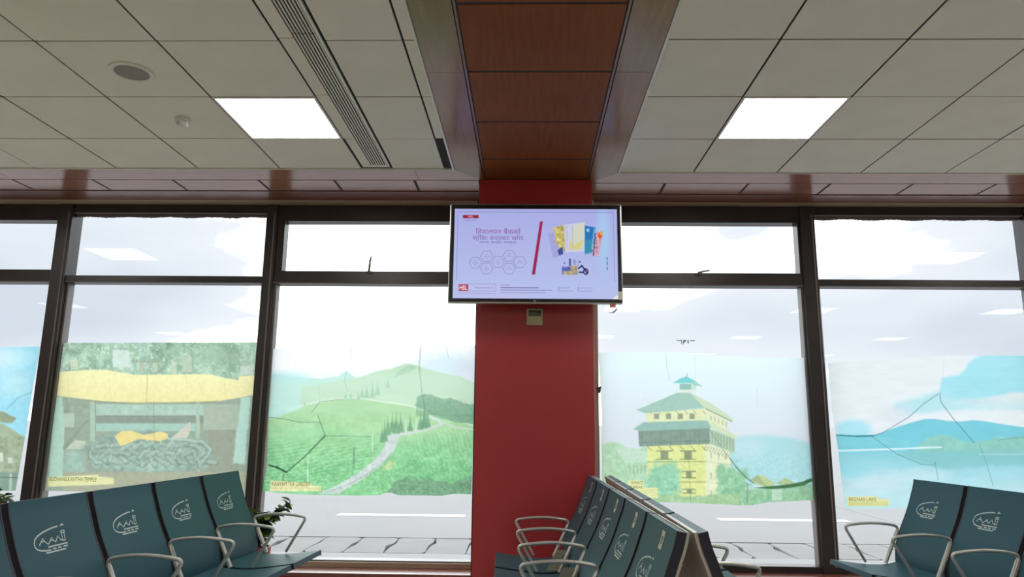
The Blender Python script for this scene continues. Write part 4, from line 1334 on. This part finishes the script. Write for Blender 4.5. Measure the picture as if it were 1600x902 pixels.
for ly in LIGHT_Y:
    for lx in LIGHT_X:
        if (lx, ly) == (-1.509, 4.021):
            ceiling_light(lx, ly, 'square lit ceiling panel beside the linear slot diffuser', 'square ceiling light panels')
        elif (lx, ly) == (1.489, 4.021):
            ceiling_light(lx, ly, 'square lit ceiling panel right of the wooden ceiling strip', 'square ceiling light panels')
        else:
            ceiling_light(lx, ly, 'square lit ceiling panel elsewhere in the hall ceiling', 'square ceiling light panels')

# linear slot diffuser
sd = empty('slot_diffuser', ((SLOT_X0 + SLOT_X1) / 2, 4.80, ZC))
tag(sd, 'long white linear slot air diffuser in the left ceiling', 'air vent')
ox = sd.location.x
YE = 4.80


def sdb(name, m, x0, x1, y0, y1, z0, z1, bev=0.0):
    return MB().box(x0 - ox, x1 - ox, y0 - YE, y1 - YE, z0, z1).build(name, m, sd, bev, seg=1)


bars_x0, bars_x1 = -1.128, -1.012
for (y0, y1) in ((3.70, 4.318), (3.10, 3.694), (2.50, 3.094), (1.90, 2.494), (-1.1, 1.894)):
    sdb('margin_panel', M['tile'], SLOT_X0 + 0.004, bars_x0 - 0.004, y0, y1, 0.0, 0.0066, 0.001)
sdb('margin_panel', M['tile'], SLOT_X0 + 0.012, bars_x0 - 0.004, 4.324, 4.80, 0.0, 0.0066, 0.001)
sdb('end_plate', M['alu_white'], SLOT_X0 + 0.014, bars_x1 + 0.012, 4.795, 4.832, -0.002, 0.0066, 0.001)
sdb('flange', M['alu_white'], bars_x1, bars_x1 + 0.014, -1.1, 4.795, -0.004, 0.0066, 0.001)
sdb('throat', M['dark_slot'], bars_x0 - 0.002, bars_x1 + 0.002, -1.1, 4.796, 0.0050, 0.0066)
nb = 7
pitch = (bars_x1 - bars_x0) / nb
for i in range(nb):
    xc = bars_x0 + pitch * (i + 0.5)
    for (y0, y1) in ((3.06, 4.795), (0.9, 3.052), (-1.1, 0.892)):
        sdb('slot_blade', M['alu_white'], xc - pitch * 0.24, xc + pitch * 0.24, y0, y1, -0.001, 0.0055, 0.001)

# round ceiling loudspeaker
cs = empty('ceiling_speaker', (-2.098, 3.425, ZC))
tag(cs, 'round flush loudspeaker with grey mesh in the left ceiling', 'speaker')
MB().lathe([(0.086, 0.002), (0.112, 0.0), (0.108, -0.006), (0.094, -0.010), (0.086, -0.008), (0.084, 0.001)], seg=48).build('rim', M['white'], cs, smooth=True)
MB().lathe([(0.086, 0.0), (0.086, -0.004), (0.06, -0.006), (0.02, -0.007)], seg=48).build('grille', M['grille'], cs, smooth=True)
# smoke detector
sm = empty('smoke_detector', (-2.112, 4.02, ZC))
tag(sm, 'small white smoke detector on the ceiling near the lit panel', 'smoke detector')
MB().lathe([(0.046, 0.0), (0.046, -0.010), (0.040, -0.018), (0.034, -0.020)], seg=32).build('base', M['white'], sm, smooth=True)
MB().lathe([(0.030, -0.018), (0.032, -0.036), (0.026, -0.046), (0.012, -0.050)], seg=32).build('sensor_head', M['white'], sm, smooth=True)
for i in range(6):
    an = i * math.pi / 3
    MB().box(-0.004, 0.004, 0.026, 0.036, -0.040, -0.018).build('cage_rib', M['white'], sm, 0.001, seg=1).rotation_euler = (0, 0, an)

# ================================================================ airport benches
PROF = [(-0.002, 0.918), (0.004, 0.890), (0.013, 0.860), (0.026, 0.826), (0.040, 0.786), (0.056, 0.745), (0.075, 0.702), (0.096, 0.660), (0.118, 0.616), (0.137, 0.575), (0.152, 0.535), (0.163, 0.495), (0.169, 0.455), (0.171, 0.420), (0.168, 0.375)]
SEAT_PROF = [(0.172, 0.404), (0.22, 0.392), (0.29, 0.386), (0.36, 0.388), (0.44, 0.396), (0.52, 0.407), (0.58, 0.416), (0.606, 0.420)]
LOGO = dict(arc=[(0.011, 0.795), (-0.018, 0.793), (-0.053, 0.788), (-0.088, 0.78), (-0.115, 0.771), (-0.132, 0.76), (-0.139, 0.746), (-0.14, 0.733), (-0.131, 0.722), (-0.112, 0.714), (-0.086, 0.71), (-0.056, 0.71)],
            A1=[(-0.115, 0.734), (-0.087, 0.759), (-0.08, 0.745), (-0.063, 0.732)], b1=[(-0.099, 0.747), (-0.079, 0.746)], A2=[(-0.063, 0.732), (-0.035, 0.756), (-0.029, 0.743), (-0.017, 0.735)],
            b2=[(-0.048, 0.745), (-0.028, 0.744)], N=[(-0.017, 0.735), (-0.001, 0.757), (0.012, 0.741), (0.024, 0.735)],
            t=[(0.025, 0.766), (0.02, 0.771), (0.036, 0.775), (0.049, 0.771), (0.044, 0.766), (0.025, 0.766)], t1=[(0.026, 0.766), (0.026, 0.735)], t2=[(0.042, 0.766), (0.040, 0.734)], t3=[(0.026, 0.735), (0.040, 0.734)],
            l1=[(-0.068, 0.722), (0.049, 0.722)], d1=[(-0.045, 0.7115), (-0.024, 0.7115)], d2=[(-0.014, 0.7115), (0.007, 0.7115)], d3=[(0.019, 0.7115), (0.045, 0.7115)], l2=[(-0.088, 0.701), (0.030, 0.701)])
_pz = [p[1] for p in PROF][::-1]
_pu = [p[0] for p in PROF][::-1]


def prof_u(z):
    return float(np.interp(z, _pz, _pu))


def prof_n(z):
    d = Vector((prof_u(z - 0.01) - prof_u(z + 0.01), 0, -0.02))
    return Vector((0.02, 0, d.x)).normalized()      # points forward (local x), z


def sweep(prof, w0, w1, t0, t1, rear=True):
    """sheet following a side profile (u,z), across y from w0 to w1, from offset t0 to t1 behind its face"""
    mb = MB()
    pts = [Vector((u, 0, z)) for u, z in prof]
    ns = []
    for i in range(len(pts)):
        a, b = pts[max(i - 1, 0)], pts[min(i + 1, len(pts) - 1)]
        t = (b - a).normalized()
        ns.append(Vector((-t.z, 0, t.x)))
    if ns[0].x < 0 and rear:
        ns = [-n for n in ns]
    ring = []
    for y in (w0, w1):
        ring.append([p - n * t0 + Vector((0, y, 0)) for p, n in zip(pts, ns)])
        ring.append([p - n * t1 + Vector((0, y, 0)) for p, n in zip(pts, ns)])
    n0 = len(pts)
    order = [ring[0], ring[2], ring[3], ring[1]]
    for r in order:
        mb.v += [tuple(p) for p in r]
    for k in range(4):
        for i in range(n0 - 1):
            a, b = k * n0 + i, ((k + 1) % 4) * n0 + i
            mb.f.append((a, b, b + 1, a + 1))
    mb.f.append((0, n0, 2 * n0, 3 * n0))
    mb.f.append((n0 - 1, 4 * n0 - 1, 3 * n0 - 1, 2 * n0 - 1))
    return mb


PITCH_S = 0.5165
HW = 0.233
# meshes of one seat, local frame: x forward, y along the row, z up; shared by every copy
me_back = sweep(PROF, -HW, HW, 0.0, 0.030).mesh('backrest', 0.0, True)
me_back.materials.append(M['seat'])
me_edge = []
for s in (-1, 1):
    e = sweep(PROF, s * HW, s * (HW + 0.008), -0.001, 0.032).mesh('edge_strip', 0.0, True)
    e.materials.append(M['navy'])
    me_edge.append(e)
me_shell = sweep([(-0.003, 0.922)] + PROF, -HW - 0.002, HW + 0.002, 0.032, 0.043).mesh('rear_shell', 0.0, True)
me_shell.materials.append(M['shell'])
me_seat = sweep(SEAT_PROF, -HW, HW, 0.0, 0.030, False)
me_seat = me_seat.mesh('seat', 0.0, True)
me_seat.materials.append(M['seat'])
me_sedge = []
for s in (-1, 1):
    e = sweep(SEAT_PROF, s * HW, s * (HW + 0.006), 0.002, 0.034, False).mesh('seat_edge', 0.0, True)
    e.materials.append(M['navy'])
    me_sedge.append(e)


def on_back(x, z, side, off=0.0012):
    """logo point: x to the sitter-facing viewer's right; side = sign of local y for that"""
    n = prof_n(z)
    return Vector((prof_u(z), side * x, z)) + n * off


def logo_mesh(side, dx=-0.0):
    mb = MB()
    wd = 0.0050

    def ribbon(pts, w):
        # subdivide so it follows the curved sheet
        dense = []
        for (xa, za), (xb, zb) in zip(pts, pts[1:]):
            k = max(1, int(math.hypot(xb - xa, zb - za) / 0.012))
            dense += [(xa + (xb - xa) * i / k, za + (zb - za) * i / k) for i in range(k)]
        dense.append(pts[-1])
        L, R = [], []
        for i, (x, z) in enumerate(dense):
            a, b = dense[max(i - 1, 0)], dense[min(i + 1, len(dense) - 1)]
            tx, tz = b[0] - a[0], b[1] - a[1]
            l = math.hypot(tx, tz) or 1
            nx, nz = -tz / l * w / 2, tx / l * w / 2
            L.append(on_back(x + nx + dx, z + nz, side))
            R.append(on_back(x - nx + dx, z - nz, side))
        n = len(mb.v)
        mb.v += [tuple(p) for p in L] + [tuple(p) for p in R]
        m = len(L)
        for i in range(m - 1):
            mb.f.append((n + i, n + i + 1, n + m + i + 1, n + m + i))
    for k, pts in LOGO.items():
        ribbon(pts, wd * (1.15 if k in ('arc', 'l1', 'l2', 'd1', 'd2', 'd3') else 0.85))
    mb.poly([on_back(x + dx, z, side) for x, z in ((0.021, 0.793), (0.030, 0.797), (0.037, 0.805), (0.043, 0.799), (0.056, 0.795))])
    return mb.mesh('emblem')


logo = {s: logo_mesh(s) for s in (1, -1)}
for l in logo.values():
    l.materials.append(M['emblem'])


def patch(x0, x1, z0, z1, side, off):
    mb = MB()
    zs = [z0 + (z1 - z0) * i / 4 for i in range(5)]
    n = 0
    for z in zs:
        mb.v += [tuple(on_back(x0, z, side, off)), tuple(on_back(x1, z, side, off))]
    for i in range(4):
        mb.f.append((2 * i, 2 * i + 1, 2 * i + 3, 2 * i + 2))
    return mb


arm_pts = [(0.228, 0.392), (0.135, 0.590), (0.118, 0.616), (0.20, 0.632), (0.29, 0.640), (0.38, 0.637), (0.468, 0.624), (0.482, 0.604), (0.360, 0.398)]
arm_path = smooth_path([(u, 0, z) for u, z in [(0.228, 0.392), (0.118, 0.617), (0.20, 0.633), (0.29, 0.640), (0.38, 0.636), (0.488, 0.622), (0.360, 0.398)]], 0.035, 6)
me_arm = MB().tube(arm_path, [0.0125 if i < 2 else 0.0092 for i in range(len(arm_path))], 10).mesh('armrest', 0, True)
me_arm.materials.append(M['steel'])
me_plate = MB().prism([(0.222, -0.004, 0.400), (0.165, -0.004, 0.515), (0.245, -0.004, 0.515), (0.302, -0.004, 0.400)], (0, 0.008, 0)).mesh('bracket_plate', 0.002, seg=1)
me_plate.materials.append(M['plate'])


def bench(label, far, near, n, side, facing, stickers=False, plates=()):
    """far/near: two ends of the back-top line; side: local y sign of a front viewer's right; facing +1 = +X"""
    far, near = Vector((*far, 0)), Vector((*near, 0))
    d = (near - far).normalized()
    ang = math.atan2(d.y, d.x)
    # local y runs along the row; local x must face 'facing'
    ydir = d if facing < 0 else -d          # x = y rotated by -90 degrees
    xdir = Vector((ydir.y, -ydir.x, 0))
    root = empty('airport_bench', (far.x, far.y, 0), math.atan2(xdir.y, xdir.x))
    tag(root, label, 'bench', 'rows of airport seats')
    s_sign = 1 if facing < 0 else -1        # local y for distance from the far end
    L = n * PITCH_S
    b = MB().box(0.29, 0.36, min(0, s_sign * L), max(0, s_sign * L), 0.285, 0.335)
    b.build('support_beam', M['steel'], root, 0.006)
    for sx in (0.42, L - 0.42) if n < 4 else (0.42, L / 2, L - 0.42):
        y = s_sign * sx
        lg = MB().tube([(0.325, y, 0.29), (0.325, y, 0.03)], 0.026, 12).build('leg', M['steel'], root, smooth=True)
        MB().box(0.05, 0.62, y - 0.028, y + 0.028, 0.012, 0.042).build('foot_bar', M['steel'], lg, 0.008)
        for fx in (0.08, 0.59):
            MB().lathe([(0.022, 0.0), (0.022, 0.010), (0.012, 0.014)], (fx, y, 0), 16).build('glide', M['black'], lg)
    for i in range(n):
        y = s_sign * (i + 0.5) * PITCH_S
        o = obj('backrest', me_back, None, root, (0, y, 0))
        for e in me_edge:
            obj('edge_strip', e, None, o)
        obj('rear_shell', me_shell, None, o)
        obj('emblem', logo[side], None, o)
        if stickers:
            st = obj('sticker', patch(0.055, 0.100, 0.835, 0.895, side, 0.0014).mesh('sticker'), M['sticker'], o)
            st2 = obj('sticker_mark', patch(0.068, 0.088, 0.852, 0.878, side, 0.0020).mesh('sticker_mark'), M['sticker_ink'], o)
        q = obj('seat', me_seat, None, root, (0, y, 0))
        for e in me_sedge:
            obj('seat_edge', e, None, q)
        MB().box(0.24, 0.41, -0.09, 0.09, 0.334, 0.362).build('mounting_bracket', M['steel'], q, 0.004, seg=1)
        MB().box(0.085, 0.120, -0.12, 0.12, 0.34, 0.44).build('back_bracket', M['steel'], o, 0.003, seg=1)
    for i in range(n + 1):
        y = s_sign * i * PITCH_S
        a = obj('armrest', me_arm, None, root, (0, y, 0))
        MB().box(0.218, 0.372, -0.010, 0.010, 0.30, 0.372).build('arm_mount', M['steel'], a, 0.002, seg=1)
        if i in plates:
            obj('bracket_plate', me_plate, None, a)
    return root


bench('blue-grey airport seats along the left, emblem backs facing the red column', (-1.965, 4.965), (-2.085, 2.90), 5, 1, 1)
bench('airport seats below the red column with cream stickers on the backs', (0.403, 4.96), (0.479, 2.38), 5, 1, -1, True, (1, 2, 3, 4))
bench('airport seats backed against the stickered row, facing the right windows', (0.562, 4.96), (0.580, 2.38), 5, -1, 1)
bench('blue-grey airport seats at the far right below the lake film', (2.545, 4.92), (2.630, 3.95), 5, 1, -1)

# ================================================================ plants
def leaf_mesh(L, W, name='leaf'):
    mb = MB()
    prof = [(0, 0.06), (0.18, 0.62), (0.42, 1.0), (0.68, 0.82), (0.88, 0.40), (1.0, 0.02)]
    for t, w in prof:
        z = -0.22 * L * t * t
        mb.v += [(t * L, -w * W / 2, z + 0.10 * W * w), (t * L, 0, z), (t * L, w * W / 2, z + 0.10 * W * w)]
    for i in range(len(prof) - 1):
        a = 3 * i
        mb.f += [(a, a + 1, a + 4, a + 3), (a + 1, a + 2, a + 5, a + 4)]
    return mb.mesh(name, 0, True)


leafs = []
for m in ('leaf', 'leaf', 'leaf2'):
    l = leaf_mesh(0.072, 0.054)
    l.materials.append(M[m])
    leafs.append(l)


def plant(x, y, label, branches, pot_h, pot_r, seed, young=0.2):
    r = random.Random(seed)
    root = empty('potted_plant', (x, y, 0))
    tag(root, label, 'plant')
    pt = MB().lathe([(pot_r * 0.72, 0.0), (pot_r * 0.95, pot_h * 0.85), (pot_r * 1.06, pot_h * 0.86), (pot_r * 1.08, pot_h), (pot_r * 0.96, pot_h), (pot_r * 0.92, pot_h - 0.03), (0.01, pot_h - 0.03)], seg=32)
    pt.build('pot', M['pot'], root, smooth=True)
    MB().lathe([(pot_r * 0.93, pot_h - 0.045), (pot_r * 0.93, pot_h - 0.022), (0.01, pot_h - 0.015)], seg=24).build('soil', M['soil'], root)
    for (dx, dy, top, nl) in branches:
        p0 = Vector((r.uniform(-0.03, 0.03), r.uniform(-0.03, 0.03), pot_h - 0.03))
        p3 = Vector((dx, dy, top))
        p1 = p0 + Vector((dx * 0.1, dy * 0.1, (top - pot_h) * 0.45))
        pts = [p0 * (1 - t) ** 2 + p1 * 2 * t * (1 - t) + p3 * t * t for t in [i / 8 for i in range(9)]]
        st = MB().tube(pts, [0.007 - 0.0005 * i for i in range(9)], 6).build('stem', M['bark'], root, smooth=True)
        for k in range(nl):
            t = 0.22 + 0.80 * (k + r.random()) / nl
            t = min(t, 1.0)
            i = min(int(t * 8), 7)
            p = pts[i].lerp(pts[i + 1], t * 8 - i)
            o = obj('leaf', leafs[2] if (r.random() < young) else leafs[r.randrange(2)], None, st, p)
            o.rotation_euler = (r.uniform(-0.6, 0.6), r.uniform(-0.9, 0.5), r.uniform(0, 2 * math.pi))
            s = r.uniform(0.7, 1.15)
            o.scale = (s, s, s)
    return root


plant(-1.975, 5.36, 'leafy potted plant in a red pot behind the left seats', [(0.245, 0.0, 0.675, 34), (0.20, 0.04, 0.655, 26), (0.15, 0.03, 0.62, 34), (0.10, -0.05, 0.58, 34), (0.05, -0.03, 0.60, 34), (-0.05, 0.02, 0.60, 26), (0.02, 0.05, 0.52, 30), (0.09, 0.02, 0.50, 26), (-0.12, 0.0, 0.55, 20), (0.12, -0.03, 0.46, 16)], 0.36, 0.11, 3, 0.26)
plant(-4.03, 5.36, 'green plant showing at the foot of the leftmost window', [(0.14, 0.0, 0.69, 32), (0.06, 0.02, 0.72, 32), (-0.06, -0.02, 0.71, 32), (-0.16, 0.0, 0.68, 30), (0.2, 0.02, 0.67, 36), (0.1, -0.06, 0.68, 36), (0.15, 0.05, 0.70, 36), (0.25, -0.03, 0.64, 36), (0.02, 0.06, 0.70, 36), (0.0, -0.05, 0.68, 30)], 0.36, 0.12, 8, 0.4)
